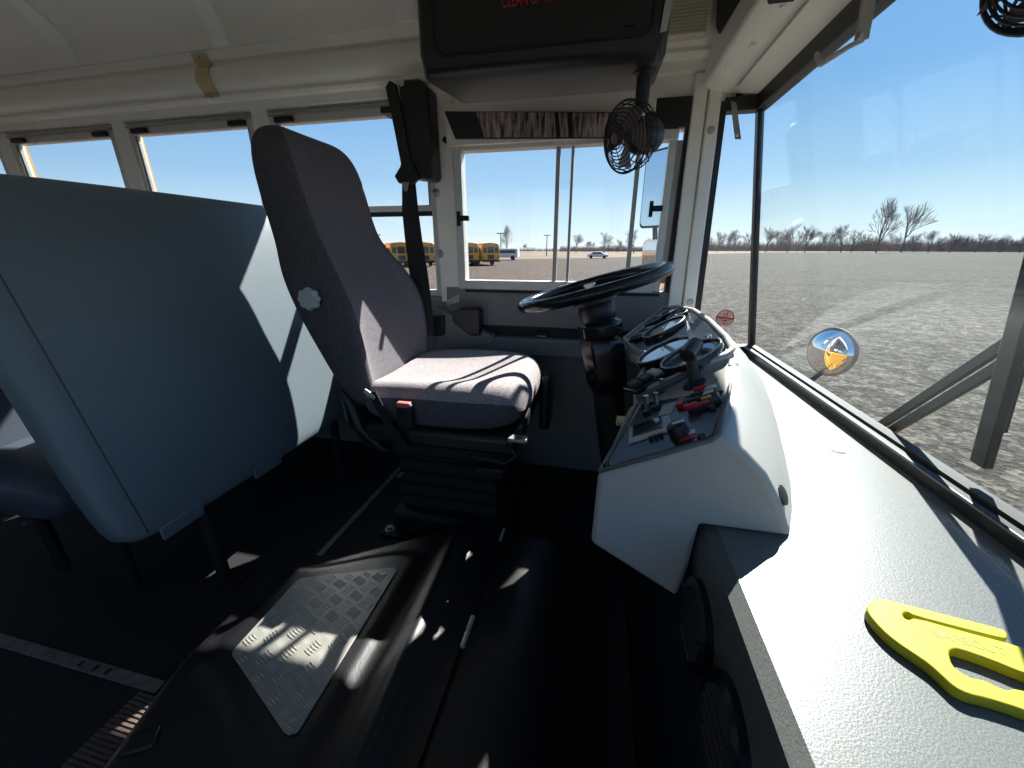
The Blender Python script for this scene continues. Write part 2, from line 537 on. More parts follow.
# ---- A pillar between the driver window and the front quarter glass
ap = MB()
ap.hexa([(0.246, WL-0.02, 0.55), (0.292, WL-0.02, 0.55), (0.292, Y1, 0.55), (0.246, Y1, 0.55), (0.236, WL-0.02, 1.40), (0.276, WL-0.02, 1.40), (0.276, Y1, 1.40), (0.236, Y1, 1.40)])
ap.hexa([(0.294, WL-0.03, 0.55), (0.336, WL-0.03, 0.55), (0.336, Y1, 0.55), (0.294, Y1, 0.55), (0.278, WL-0.03, 1.40), (0.314, WL-0.03, 1.40), (0.314, Y1, 1.40), (0.278, Y1, 1.40)])
apil = ap.build('pillar', 'white', wall_left, bevel=0.004)
for (u, v) in ((711, 130), (690.5, 302)):
    p = onY(u, v, WL-0.03)
    MB().lathe(p, (0, -1, 0), [(0.0, 0), (0.011, 0), (0.010, 0.004), (0.0, 0.005)], 12).build('pillar_bolt', 'steel', apil, smooth='auto')

# ---- passenger windows on the left
def pass_window(k, x0, x1, side, yi):
    s = 1 if side == 'left' else -1
    def yb(a, b):
        return (yi+s*a, yi+s*b) if s > 0 else (yi-b, yi-a)
    f = MB()
    a, b = yb(0.002, 0.035)
    f.box(x0, x0+0.022, a, b, ZS, 1.41); f.box(x1-0.022, x1, a, b, ZS, 1.41)
    f.box(x0+0.022, x1-0.022, a, b, ZS, ZS+0.025); f.box(x0+0.022, x1-0.022, a, b, 1.358, 1.41)
    o = st(f.build('window_%d' % k, 'alu', bevel=0.003))
    a, b = yb(-0.006, 0.002)
    g = MB(); g.box(x0, x1, a, b, 1.385, 1.392); g.box(x0, x1, a, b, 1.400, 1.41)
    g.build('track', 'alud', o)
    a, b = yb(0.004, 0.022)
    MB().box(x0+0.022, x1-0.022, a, b, 1.040, 1.062).build('sash_rail', 'alu', o, bevel=0.002)
    a, b = yb(0.006, 0.026)
    MB().box(x0+0.022, x1-0.022, a, b, 1.024, 1.040).build('sash_seal', 'blackm', o)
    a, b = yb(0.008, 0.018)
    sf = MB(); sf.box(x0+0.022, x0+0.034, a, b, 1.062, 1.358); sf.box(x1-0.034, x1-0.022, a, b, 1.062, 1.358)
    sf.build('sash_stile', 'alud', o)
    a, b = yb(0.012, 0.015)
    MB().box(x0+0.030, x1-0.030, a, b, 1.06, 1.36).build('pane', 'glass', o)
    a, b = yb(0.026, 0.029)
    MB().box(x0+0.020, x1-0.020, a, b, ZS+0.02, 1.03).build('pane', 'glass', o)
    a, b = yb(-0.012, 0.004)
    for xx in (x0+0.028, x1-0.108):
        MB().box(xx, xx+0.08, a, b, 1.362, 1.380).build('latch', 'blackm', o, bevel=0.003)
    return o
wins = [(-1.295, -0.625)] + [(posts[i]-0.67, posts[i]-0.040) for i in range(1, 6)]
for k, (a, b) in enumerate(wins):
    pass_window(k+1, a, b, 'left', WL)
for k in range(6):
    x1 = -0.92-0.68*k
    pass_window(k+20, x1-0.60, x1, 'right', WR)

# ---- driver window (horizontal slider)
DX0, DX1, DZ0, DZ1 = -0.548, 0.245, 0.752, 1.262
f = MB()
f.box(DX0, DX0+0.030, WL-0.012, WL+0.04, DZ0, DZ1)
f.box(0.186, 0.210, WL-0.004, WL+0.03, DZ0, DZ1-0.005)
f.box(DX0+0.03, 0.186, WL-0.012, WL+0.04, DZ0, DZ0+0.035)
f.box(DX0+0.03, 0.210, WL-0.012, WL+0.04, DZ1-0.030, DZ1)
win_d = st(f.build('window_10', 'alu', bevel=0.003))
MB().box(0.228, DX1-0.003, WL-0.010, WL+0.02, 0.757, 1.34).build('black_jamb', 'blackm', win_d)
jt = MB(); jt.box(0.09, DX1+0.01, WL-0.014, WL-0.001, 1.264, 1.345); jt.build('corner_bracket', 'black', win_d)
for x in (0.212, 0.088):
    MB().box(x, x+0.014, WL+0.006, WL+0.03, DZ0+0.035, DZ1-0.03).build('sash_stile', 'alud', win_d)
for x in (-0.172, -0.122):
    MB().box(x-0.006 if x < -0.15 else x-0.004, x+0.008 if x < -0.15 else x+0.005, WL+0.004, WL+0.024, DZ0+0.035, DZ1-0.03).build('meeting_stile', 'alud', win_d)
MB().box(DX0+0.028, -0.120, WL+0.010, WL+0.013, DZ0+0.03, DZ1-0.028).build('pane', 'glass', win_d)
MB().box(-0.172, 0.188, WL+0.018, WL+0.021, DZ0+0.03, DZ1-0.028).build('pane', 'glass', win_d)
MB().box(DX0+0.03, 0.21, WL-0.016, WL+0.002, DZ0-0.010, DZ0).build('sill_gap', 'blackm', win_d)
for (x, z) in ((-0.534, 1.01), (0.150, 1.03)):
    lt = MB(); lt.box(x-0.006, x+0.006, WL-0.022, WL-0.008, z-0.025, z+0.025); lt.box(x, x+0.042 if x < 0 else x+0.036, WL-0.026, WL-0.012, z-0.008, z+0.010)
    lt.build('window_latch', 'blackm', win_d, bevel=0.002)

# ---- windshield: leans back, x = .55 at z = .55 -> x = .43 at z = 1.325
WZ0, WZ1, WX0, WX1 = 0.552, 1.328, 0.55, 0.43
def wx(z): return lerp(WX0, WX1, (z-WZ0)/(WZ1-WZ0))
YR = WR
g = MB()
def slab(za, zb, ya, yb2, din, dout):
    g.hexa([(wx(za)-din, ya, za), (wx(za)+dout, ya, za), (wx(za)+dout, yb2, za), (wx(za)-din, yb2, za),
            (wx(zb)-din, ya, zb), (wx(zb)+dout, ya, zb), (wx(zb)+dout, yb2, zb), (wx(zb)-din, yb2, zb)])
slab(WZ0-0.01, WZ0+0.024, YR, WL+0.03, 0.03, 0.02)
slab(WZ1-0.030, WZ1+0.012, YR, WL+0.03, 0.012, 0.02)
slab(WZ0+0.02, WZ1-0.025, WL-0.004, WL+0.026, 0.006, 0.012)
slab(WZ0+0.02, WZ1-0.025, YR, YR+0.04, 0.012, 0.02)
win_f = st(g.build('window_11', 'black', bevel=0.004))
g = MB(); slab(WZ0+0.015, WZ1-0.02, YR+0.03, WL-0.005, 0.0, 0.004)
g.build('pane', 'wglass', win_f)
g = MB(); slab(WZ0+0.024, WZ0+0.030, YR, WL, 0.012, 0.010)
g.build('seal_bead', 'blackm', win_f)
# quarter glass on the left, between pillar and windshield corner
g = MB()
g.hexa([(0.337, WL-0.015, 0.55), (0.360, WL-0.015, 0.55), (0.360, WL+0.03, 0.55), (0.337, WL+0.03, 0.55), (0.315, WL-0.015, 1.325), (0.337, WL-0.015, 1.325), (0.337, WL+0.03, 1.325), (0.315, WL+0.03, 1.325)])
g.hexa([(0.33, WL-0.015, 1.298), (0.44, WL-0.015, 1.298), (0.44, WL+0.03, 1.298), (0.33, WL+0.03, 1.298), (0.33, WL-0.015, 1.335), (0.44, WL-0.015, 1.335), (0.44, WL+0.03, 1.335), (0.33, WL+0.03, 1.335)])
g.box(0.337, 0.545, WL-0.015, WL+0.03, 0.540, 0.575)
win_q = st(g.build('window_12', 'black', bevel=0.003))
MB().prism([(0.35, WL+0.010, 0.56), (0.545, WL+0.010, 0.56), (0.437, WL+0.010, 1.31), (0.325, WL+0.010, 1.31)], (0, 0.004, 0)).build('pane', 'glass', win_q)

# ---- ceiling, cove and ribs
CY, CZ0, CZ1 = 0.35, 1.580, 1.90
def ceil_pt(t, dz=0.0):       # t = 0 at the left cove, pi at the right
    return (CY+(1.075-dz)*math.cos(t), CZ0+(CZ1-CZ0-dz)*math.sin(t)**0.9)
NT = 28
cl = MB()
pr = [ceil_pt(math.pi*i/NT) for i in range(NT+1)]
pro = [(WL+0.06, 1.60)] + [(CY+1.21*math.cos(math.pi*i/NT), 1.66+0.33*math.sin(math.pi*i/NT)) for i in range(NT+1)] + [(WR-0.06, 1.60)]
ring = pr[::-1] + pro
cl.rings([[(REAR, y, z) for y, z in ring], [(0.34, y, z) for y, z in ring]])
ceiling = st(cl.build('ceiling', 'ceil', smooth='auto', ang=25))
for x in [-0.655-0.71*i for i in range(7)]:
    r = MB()
    rr = []
    for i in range(NT+1):
        t = math.pi*i/NT
        a, b = ceil_pt(t, -0.002), ceil_pt(t, 0.012)
        rr.append([(x-0.034, *a), (x-0.034, *b), (x-0.010, *ceil_pt(t, 0.015)), (x+0.010, *ceil_pt(t, 0.015)), (x+0.034, *b), (x+0.034, *a)])
    r.rings(rr).build('roof_rib', 'rib', ceiling, smooth='auto')
cove = [(1.50, 1.405), (1.482, 1.408), (1.480, 1.434), (1.462, 1.437), (1.456, 1.446), (1.460, 1.455), (1.462, 1.458), (1.448, 1.468), (1.437, 1.485), (1.434, 1.502), (1.438, 1.522), (1.450, 1.538), (1.462, 1.543), (1.460, 1.550), (1.446, 1.555), (1.438, 1.574), (1.437, 1.584)]
def cove_run(x0, x1, s=1, off=0.0, lo=0, hi=99):
    pts = cove[lo:hi]
    c = MB()
    def pos(y, z, d): return ((y-d) if s > 0 else (WL+WR-(y-d)), z)
    rr = []
    for i, (y, z) in enumerate(pts):
        a = pos(y, z, off); b = pos(y, z, off-0.02 if off == 0 else off+0.004)
        rr.append([(x0, *a), (x1, *a), (x1, *b), (x0, *b)])
    return c.rings(rr)
cv = st(cove_run(REAR, 0.30).build('trim_1', 'white', smooth='auto', ang=28))
st(cove_run(REAR, 0.30, -1).build('trim_2', 'white', smooth='auto', ang=50))
clip = cove_run(-1.520, -1.460, 1, 0.003, 4, 16).build('cover_strap', 'beige', smooth='auto', ang=60)
tag(clip, 'tan plastic strap across the white cove above the side windows', 'bracket')
for z, y in ((1.447, 1.454), (1.565, 1.440)):
    MB().cyl((-1.49, y, z), (-1.49, y-0.006, z), 0.005, 10).build('screw', 'steel', clip)

# ---- right wall (behind the camera), rear wall
rw = MB()
rw.box(REAR, SX0, WR-0.05, WR, -0.05, ZS)
rw.box(REAR, 0.40, WR-0.05, WR, 1.41, 1.62)
rw.box(-0.92, SX0, WR-0.05, WR, ZS, 1.41)
for k in range(6):
    x = -0.92-0.68*k
    rw.box(x-0.68, x-0.60, WR-0.05, WR, ZS, 1.41)
rw.box(SX1, 0.57, WR-0.05, WR, -0.05, 0.55)
rw.box(SX1, SX1+0.06, WR-0.05, WR, 0.55, 1.41)
wall_right = st(rw.build('wall_right', 'white'))
d1 = None
for xc_ in (SX0+0.03, SX1-0.03):      # entrance door leaves, folded open outside the doorway
    ya, yb_ = WR-0.49, WR-0.06
    df = MB()
    df.box(xc_-0.018, xc_+0.018, ya, ya+0.07, -0.54, 1.405); df.box(xc_-0.018, xc_+0.018, yb_-0.07, yb_, -0.54, 1.405)
    df.box(xc_-0.018, xc_+0.018, ya+0.07, yb_-0.07, -0.54, -0.20); df.box(xc_-0.018, xc_+0.018, ya+0.07, yb_-0.07, 0.36, 0.46); df.box(xc_-0.018, xc_+0.018, ya+0.07, yb_-0.07, 1.30, 1.405)
    d1 = st(df.build('door_1' if d1 is None else 'door_2', 'black', bevel=0.004))
    MB().box(xc_-0.002, xc_+0.002, ya+0.065, yb_-0.065, -0.21, 0.37).build('pane', 'glass', d1)
    MB().box(xc_-0.002, xc_+0.002, ya+0.065, yb_-0.065, 0.45, 1.31).build('pane', 'glass', d1)
bw = MB()
bw.box(REAR-0.05, REAR, WR, WL, -0.05, 0.8)
bw.box(REAR-0.05, REAR, WR, WR+0.4, 0.8, 1.4); bw.box(REAR-0.05, REAR, WL-0.4, WL, 0.8, 1.4)
bw.box(REAR-0.05, REAR, WR, WL, 1.4, 1.98)
st(bw.build('wall_rear', 'white'))

# ---- front header above the windshield
hd = MB()
pf = [(0.262, 1.366), (0.285, 1.352), (0.345, 1.346), (0.415, 1.338), (0.448, 1.340), (0.35, 1.98), (0.262, 1.98)]
hd.rings([[(x, WR, z) for x, z in pf], [(x, WL+0.04, z) for x, z in pf]])
wall_front = st(hd.build('wall_front', 'white', bevel=0.006))
for (u, v) in ((752, 46), (727, 68), (718, 88), (783, 5)):
    p = onZ(u, v, 1.345)
    if p.x < 0.42:
        MB().lathe((p.x, p.y, 1.3445), (0, 0, -1), [(0, 0), (0.007, 0), (0.005, 0.004), (0, 0.005)], 10).build('rivet', 'white', wall_front, smooth='auto')
MB().box(0.335, 0.339, WR, WL-0.1, 1.334, 1.3395).build('seam_strip', 'alud', wall_front)
MB().rings([[(0.05, 1.425, 1.46), (0.245, 1.425, 1.46), (0.245, 1.50, 1.46), (0.05, 1.50, 1.46)], [(0.05, 1.40, 1.90), (0.245, 1.40, 1.90), (0.245, 1.5, 1.90), (0.05, 1.5, 1.90)]]).build('corner_panel', 'white', wall_front)
rb = MB()
for i in range(40):
    z = 1.470+i*0.0078
    rb.box(0.10, 0.235, 1.416-(z-1.46)*0.057-0.006, 1.43-(z-1.46)*0.057, z, z+0.0062)
rib = rb.build('ribbed_vent', 'cream', wall_front)
rib['kind'] = 'stuff'

# ---- front body outside
fb = MB()
fb.box(0.545, 0.60, WR-0.05, WL+0.05, -0.55, 0.545)
front = st(fb.build('wall_nose', 'bus', bevel=0.02))
MB().box(0.62, 0.80, WR-0.05, WL+0.05, -0.75, -0.50).build('bumper', 'blackm', front, bevel=0.03)
MB().box(0.60, 0.612, 0.0, 0.9, 0.02, 0.22).build('grille', 'blackm', front, bevel=0.01)
for y in (1.30, -0.6):
    MB().lathe((0.60, y, -0.15), (1, 0, 0), [(0.11, 0), (0.11, 0.02), (0.09, 0.03), (0, 0.035)], 24).build('headlamp', 'chrome', front, smooth='auto')
MB().lathe((0.60, 1.38, 0.12), (1, 0, 0), [(0.05, 0), (0.05, 0.02), (0.03, 0.035), (0, 0.04)], 20).build('turn_signal', 'amber', front, smooth='auto')

# ================================================================== DASH
DT = 0.55                        # counter top height
DX = 0.160                       # counter inner edge
dc = MB()
prof = [(DX+0.010, 0.385), (DX+0.002, 0.40), (DX-0.002, DT-0.030), (DX+0.004, DT-0.010), (DX+0.018, DT), (0.536, DT+0.002), (0.536, 0.385)]
dc.rings([[(x, y, z) for x, z in prof] for y in (WR+0.005, 0.1, 0.5, 0.9, WL-0.03)])
counter = dc.build('dashboard_counter', 'dash', smooth='auto', ang=35)
tag(counter, 'long grey textured dashboard counter below the windshield', 'dashboard')
kp = MB()
kp.box(0.185, 0.536, WR+0.005, WL-0.05, 0.001, 0.385)
kp.build('kick_board', 'blackm', counter)
p = onZ(838, 450, DT+0.002)
MB().lathe((p.x, p.y, DT+0.0005), (0, 0, 1), [(0, 0), (0.012, 0), (0.012, 0.002), (0.009, 0.0035), (0, 0.0035)], 20).build('round_plug', 'pod', counter, smooth='auto')
vn = Vector((-1, 0, 0.03)).normalized()
for (y, z) in ((0.412, 0.443), (0.288, 0.443)):
    c = Vector((DX-0.001, y, z))
    v = MB().lathe(c, vn, [(0.0, 0), (0.056, 0.0), (0.056, 0.010), (0.050, 0.014), (0.044, 0.012), (0.042, 0.004), (0, 0.004)], 32).build('air_vent', 'ventblk', counter, smooth='auto')
    part_label(v, 'black round air vent')
    lv = MB()
    MB_c = c + vn*0.010
    for k in range(-2, 3):
        h = math.sqrt(max(0, 0.042**2-(k*0.016)**2))
        lv.obox(MB_c+Vector((0, 0, k*0.016)), (0.006, 0, 0.004), (0, h, 0), (0, 0, 0.0012))
    lv.build('louvre', 'ventblk', v)

# ---- instrument pod
ax_ = 0.53
n1 = Vector((-0.53, 0.083, 1)).normalized(); P1 = Vector((0.089, 0.47, 0.6515))
n2 = Vector((-0.60, 0.033, 1)).normalized(); P2 = Vector((0.158, 0.72, 0.690))
def on1(u, v): return onP(u, v, P1, n1)
def on2(u, v): return onP(u, v, P2, n2)
pod = thing('instrument_pod', 'curved grey instrument pod with gauges and switches on the dashboard counter', 'instrument panel', (0.2, 0.8, DT))
# near housing
A, B, Cc, Dd = on1(597, 470), on1(722, 440), on1(737, 362), on1(634, 407)
def drop(p, z, dx=0.0, dy=0.0): return Vector((p.x+dx, p.y+dy, z))
CW = [(0.473, 0.153, 0.686, 0.266), (0.53, 0.178, 0.694, 0.292), (0.60, 0.202, 0.703, 0.318), (0.70, 0.226, 0.727, 0.348), (0.80, 0.247, 0.738, 0.376), (0.98, 0.260, 0.739, 0.424), (1.18, 0.264, 0.736, 0.470), (1.34, 0.254, 0.724, 0.500), (1.425, 0.226, 0.704, 0.505)]
def cowl_pts(y, xr_, zr, xb_):      # crest -> foot of the sloping windshield-side face
    d_ = Vector((xb_-xr_, 0, DT+0.001-zr))
    nrm_ = Vector((-d_.z, 0, d_.x)).normalized()
    q = [Vector((xr_, y, zr)), Vector((xr_+0.014, y, zr-0.003))]
    for t_, b_ in ((0.22, 0.016), (0.45, 0.020), (0.70, 0.014), (0.90, 0.004)):
        q.append(Vector((xr_, y, zr))+d_*t_+nrm_*b_)
    return q+[Vector((xb_, y, DT+0.001))]
near_r = []
for c_ in CW[:4]:
    t = (c_[0]-0.473)/0.257
    sx_ = (Dd.x-A.x)*t
    near_r.append([Vector((0.013+sx_, c_[0], 0.493)), Vector((0.144+sx_*0.2, c_[0], 0.418)), Vector((0.152+sx_*0.1, c_[0], 0.470)), Vector((DX-0.004, c_[0], DT+0.001))]
                  + cowl_pts(*c_)[::-1] + [Vector((A.x+sx_, c_[0], A.z+(Dd.z-A.z)*t))])
nb = MB().rings(near_r).build('near_housing', 'pod', pod, bevel=0.008, seg=3)
# gauge housing (raised a step, rim bowed towards the windshield)
rim_px = [(638, 404), (728, 357), (733, 350), (727, 339), (710, 322), (694, 311), (678, 307.5), (664, 309), (625, 339), (633, 350), (654, 357), (636, 386)]
rim = [on2(u, v) for u, v in rim_px]
rim[0] = on2(637, 395)
cen = sum(rim, Vector())/len(rim)
def out(p, d):
    q = p-cen; q.z = 0; q.normalize(); return q*d
gh = MB()
top = [p for p in rim]
sk1 = [p+out(p, 0.012)+Vector((0, 0, -0.010)) for p in rim]
sk2 = [Vector((p.x+out(p, 0.045).x*(0.5 if p.x > 0.2 else 0.2), min(p.y+out(p, 0.03).y, WL-0.06), DT+0.001 if p.x > 0.2 else p.z-0.035)) for p in rim]
gh.rings([sk2, sk1, top])
hb = gh.build('gauge_housing', 'pod', pod, bevel=0.006, seg=3)
# sloping cowl on the windshield side, sweeping from the near corner to the far pillar
MB().rings([[Vector((c_[1]-0.02, c_[0], DT+0.001)), Vector((c_[1]-0.012, c_[0], c_[2]-0.012))]+cowl_pts(*c_) for c_ in [tuple(lerp(a_, b_, 0.8) for a_, b_ in zip(CW[2], CW[3]))]+CW[3:]]).build('cowl', 'pod', pod, smooth='auto', ang=50)
pc_ = cowl_pts(0.492, 0.162, 0.689, 0.275)
MB().lathe(pc_[4], Vector((0.70, -0.45, 0.50)), [(0, -0.004), (0.013, -0.004), (0.013, 0.002), (0.010, 0.003), (0, 0.003)], 20).build('cowl_plug', 'black', pod, smooth='auto')
# black face plates, slightly sunk inside a light rim
def plate(name, m, pts, n, h, par, bev=0.002):
    return MB().prism([p+n*0.0005 for p in pts], n*h).build(name, m, par, bevel=bev)
sp_px = [(605, 470), (708, 440.5), (714, 436), (731, 368), (728, 364), (642, 406)]
swp = plate('switch_plate', 'gpanel', [on1(u, v) for u, v in sp_px], n1, 0.003, pod)
gp_px = [(640, 399), (725, 356), (729, 349), (724, 340), (708, 325), (693, 314), (679, 311), (667, 312), (630, 339), (638, 349), (658, 357), (640, 386)]
gpl = plate('gauge_plate', 'gpanel', [on2(u, v) for u, v in gp_px], n2, 0.003, pod)
# rims
def rimtube(name, m, pts, r, par, n):
    return MB().tube([p+n*r*0.5 for p in pts], r, 8, closed=True).build(name, m, par, smooth=True)
rimtube('plate_rim', 'dash', [on1(u, v) for u, v in [(601, 472), (655, 457), (712, 441), (719, 436), (728, 400), (735, 366), (729, 361), (690, 382), (638, 406)]], 0.0035, pod, n1)
rimtube('housing_rim', 'pod', rim, 0.006, pod, n2)
# ridge between the plates
MB().tube([on2(637, 400)+n2*0.002, on2(680, 379)+n2*0.002, on2(731, 353)+n2*0.002], 0.006, 10).build('divider_ridge', 'dash', pod, smooth=True)
# gauges
def gauge(u, v, r, h=0.016):
    c = on2(u, v)+n2*0.003
    b = MB().lathe(c, n2, [(0, 0), (r, 0), (r, h*0.7), (r*0.98, h), (r*0.90, h), (r*0.88, h*0.75), (0, h*0.75)], 32).build('gauge', 'gloss', pod, smooth='auto')
    MB().lathe(c+n2*h*0.76, n2, [(0, 0), (r*0.87, 0), (r*0.87, 0.001), (0, 0.001)], 32).build('gauge_glass', 'gaugeface', b)
    MB().tube(MB().circ(c+n2*h, n2, r*0.95, 32), r*0.035, 6, closed=True).build('bezel', 'steel', b, smooth=True)
    u_ = n2.orthogonal().normalized(); w_ = n2.cross(u_)
    nd = MB(); d = (u_*0.6+w_*0.8)
    nd.obox(c+n2*(h*0.80)+d*r*0.35, d*r*0.35, d.cross(n2)*0.0012, n2*0.0006)
    nd.build('needle', 'amber', b)
gauge(666, 333, 0.060)
gauge(667, 357, 0.060)
gauge(694, 362, 0.058)
gauge(670, 316, 0.030, 0.012)
gauge(679, 319, 0.030, 0.012)
gauge(655, 324, 0.030, 0.012)
ga = on2(645, 336)
ux, uy = (on2(640, 337)-on2(636, 340)).normalized(), None
uy = n2.cross(ux)
MB().obox(ga+n2*0.008, ux*0.045, uy*0.022, n2*0.005).build('warning_lamp_block', 'gloss', pod, bevel=0.002)
for k in range(4):
    MB().obox(ga+n2*0.0135+ux*(-0.03+0.02*k), ux*0.006, uy*0.012, n2*0.001).build('warning_lamp', 'greylabel' if k % 2 else 'gaugeface', pod)
# lower-left rocker block on the gauge plate
rbk = on2(648, 385)
ux = (on2(660, 378)-on2(640, 390)).normalized(); uy = n2.cross(ux)
MB().obox(rbk+n2*0.008, ux*0.038, uy*0.030, n2*0.005).build('rocker_block', 'gloss', pod, bevel=0.003)
for k in range(3):
    MB().obox(rbk+n2*0.016+ux*(-0.022+0.022*k), ux*0.008, uy*0.018, n2*0.004).build('rocker', 'black' if k != 2 else 'greylabel', pod, bevel=0.002)
for (u, v) in ((693, 324), (709, 338), (707, 342), (722, 352)):
    c = on2(u, v)+n2*0.003
    MB().lathe(c, n2, [(0, 0), (0.006, 0), (0.005, 0.005), (0, 0.006)], 12).build('plate_screw', 'chrome', pod, smooth='auto')
# switch plate content
def blk(name, m, u, v, a, b, h, ang=0.0, bev=0.0015, z0=0.003):
    c = on1(u, v)
    x_ = (on1(709, 440)-on1(605, 470)).normalized()
    y_ = n1.cross(x_)
    if ang:
        x_, y_ = x_*math.cos(ang)+y_*math.sin(ang), -x_*math.sin(ang)+y_*math.cos(ang)
    return MB().obox(c+n1*(z0+h/2), x_*a/2, y_*b/2, n1*h/2).build(name, m, pod, bevel=bev)
blk('display_frame', 'greylabel', 651, 432, 0.064, 0.058, 0.004)
blk('display', 'gaugeface', 649, 431, 0.046, 0.042, 0.006)
for k in range(3):
    blk('display_key', 'black', 652+k*5, 442-k*1.6, 0.006, 0.006, 0.006)
kc = on1(681, 437)+n1*0.003
kb = MB().lathe(kc, n1, [(0, 0), (0.014, 0), (0.0125, 0.016), (0.010, 0.018), (0, 0.018)], 24).build('rotary_knob', 'black', pod, smooth='auto')
x1_ = (on1(709, 440)-on1(605, 470)).normalized(); y1_ = n1.cross(x1_)
MB().obox(kc+n1*0.0185+x1_*0.004, x1_*0.008, y1_*0.002, n1*0.001).build('knob_pointer', 'whitep', kb)
blk('red_label', 'red', 688, 441, 0.020, 0.008, 0.002)
blk('white_label', 'whitep', 691, 435, 0.014, 0.012, 0.002)
blk('paper_label', 'greylabel', 668, 411, 0.022, 0.045, 0.0015, ang=-0.25)
blk('red_switch', 'red', 683, 407, 0.012, 0.028, 0.008, ang=-0.25)
blk('switch_bank', 'black', 704, 405, 0.048, 0.052, 0.008)
for k in range(4):
    blk('switch_rocker', ('red', 'black', 'black', 'red')[k], 694+k*3.0, 414-k*6.0, 0.020, 0.009, 0.008, z0=0.009)
    blk('switch_label', ('red', 'amber', 'whitep', 'whitep')[k], 705+k*2.6, 410-k*5.6, 0.018, 0.009, 0.004, z0=0.009)
blk('label_strip', 'whitep', 717, 398, 0.008, 0.052, 0.004)
for (u, v) in ((713, 411), (719, 384), (722, 372), (703, 441), (608, 468)):
    c = on1(u, v)+n1*0.003
    MB().lathe(c, n1, [(0, 0), (0.0055, 0), (0.005, 0.006), (0, 0.007)], 12).build('plate_screw', 'black', pod, smooth='auto')
for (u, v, L) in ((648, 415, 0.030), (657, 410, 0.026), (663, 396, 0.028)):
    c = on1(u, v)+n1*0.003
    t = MB().lathe(c, n1, [(0, 0), (0.008, 0), (0.008, 0.006), (0, 0.006)], 14).build('toggle_switch', 'black', pod, smooth='auto')
    MB().cyl(c, c+n1*L+x1_*0.010, 0.0035, 10, 0.005).build('toggle', 'chrome', t, smooth='auto')
# edge knobs on the driver side of the pod
for (u, v, r, L, m) in ((624, 415, 0.009, 0.034, 'beige'), (619, 432, 0.008, 0.016, 'whitep'), (612, 445, 0.008, 0.014, 'whitep'), (605, 457, 0.007, 0.012, 'whitep')):
    c = on1(u+6, v)
    k = MB().lathe(c+Vector((0.012, 0, -0.014)), (-1, -0.05, 0.05), [(0, 0), (r*0.6, 0), (r*0.6, L*0.55), (r, L*0.6), (r, L), (0, L)], 16).build('pull_knob', m, pod, smooth='auto')
# plug on the pod's windshield slope
p = Vector((0.262, 0.52, 0.60))
# column-side dark shroud
# ---- gear lever with T handle
gl = thing('control_lever', 'black T-handled lever rising between the gauges and the switches', 'lever', on1(697, 388)+n1*0.003)
b0, b1 = on1(697, 388)+n1*0.003, onY(690, 352, on1(697, 388).y+0.02)
MB().tube([b0, lerp(b0, b1, .5), b1], [0.011, 0.009, 0.010], 14).build('shaft', 'black', gl, smooth='auto')
hx = Vector((0.42, 0.80, 0.30)).normalized()
MB().tube([b1-hx*0.016, b1-hx*0.014, b1+hx*0.030, b1+hx*0.032], [0.008, 0.0125, 0.0125, 0.008], 18).build('handle', 'black', gl, smooth='auto')
MB().lathe(b0, n1, [(0, 0), (0.026, 0), (0.020, 0.006), (0.012, 0.012), (0, 0.012)], 20).build('boot', 'blackm', gl, smooth='auto')

# ---- steering wheel and column
WC = onY(592, 287, 1.12)
wn = Vector((-math.sin(rad(16)), 0, math.cos(rad(16))))      # wheel axis
wu = Vector((math.cos(rad(16)), 0, math.sin(rad(16)))); wv = Vector((0, 1, 0))
sw = thing('steering_wheel', 'large black steering wheel on a tilted column in front of the seat', 'steering wheel', WC)
RW = 0.199
MB().tube([WC+wu*RW*math.cos(2*math.pi*i/72)+wv*RW*math.sin(2*math.pi*i/72) for i in range(72)], 0.0155, 14, closed=True).build('rim', 'gloss', sw, smooth=True)
hubc = WC-wn*0.030
for a in (95, 215, 335):
    d = wu*math.cos(rad(a))+wv*math.sin(rad(a))
    s_ = d.cross(wn)
    MB().rings([[hubc+d*0.05-s_*0.022-wn*0.006, hubc+d*0.05+s_*0.022-wn*0.006, hubc+d*0.05+s_*0.022+wn*0.006, hubc+d*0.05-s_*0.022+wn*0.006],
                [WC+d*0.14-s_*0.017-wn*0.020, WC+d*0.14+s_*0.017-wn*0.020, WC+d*0.14+s_*0.017-wn*0.010, WC+d*0.14-s_*0.017-wn*0.010],
                [WC+d*0.205-s_*0.026-wn*0.006, WC+d*0.205+s_*0.026-wn*0.006, WC+d*0.205+s_*0.026+wn*0.006, WC+d*0.205-s_*0.026+wn*0.006]]).build('spoke', 'black', sw, bevel=0.004)
MB().lathe(hubc-wn*0.012, wn, [(0, 0), (0.060, 0), (0.062, 0.018), (0.055, 0.030), (0.030, 0.034), (0, 0.034)], 32).build('horn_pad', 'black', sw, smooth='auto')
col = thing('steering_column', 'black faceted steering column shroud with grey collar under the wheel', 'steering column', (0.12, 1.12, 0.0))
c0 = hubc-wn*0.014
cdn = Vector((0.20, 0.0, -1)).normalized()
MB().lathe(c0, -wn, [(0, 0), (0.046, 0), (0.052, 0.012), (0.050, 0.045), (0.042, 0.055), (0, 0.055)], 28).build('upper_collar', 'black', col, smooth='auto')
c1 = c0-wn*0.052
MB().lathe(c1, cdn, [(0, 0), (0.050, 0), (0.064, 0.008), (0.062, 0.040), (0.045, 0.048), (0, 0.048)], 8).build('clamp_ring', 'gloss', col, bevel=0.004)
c2 = c1+cdn*0.046
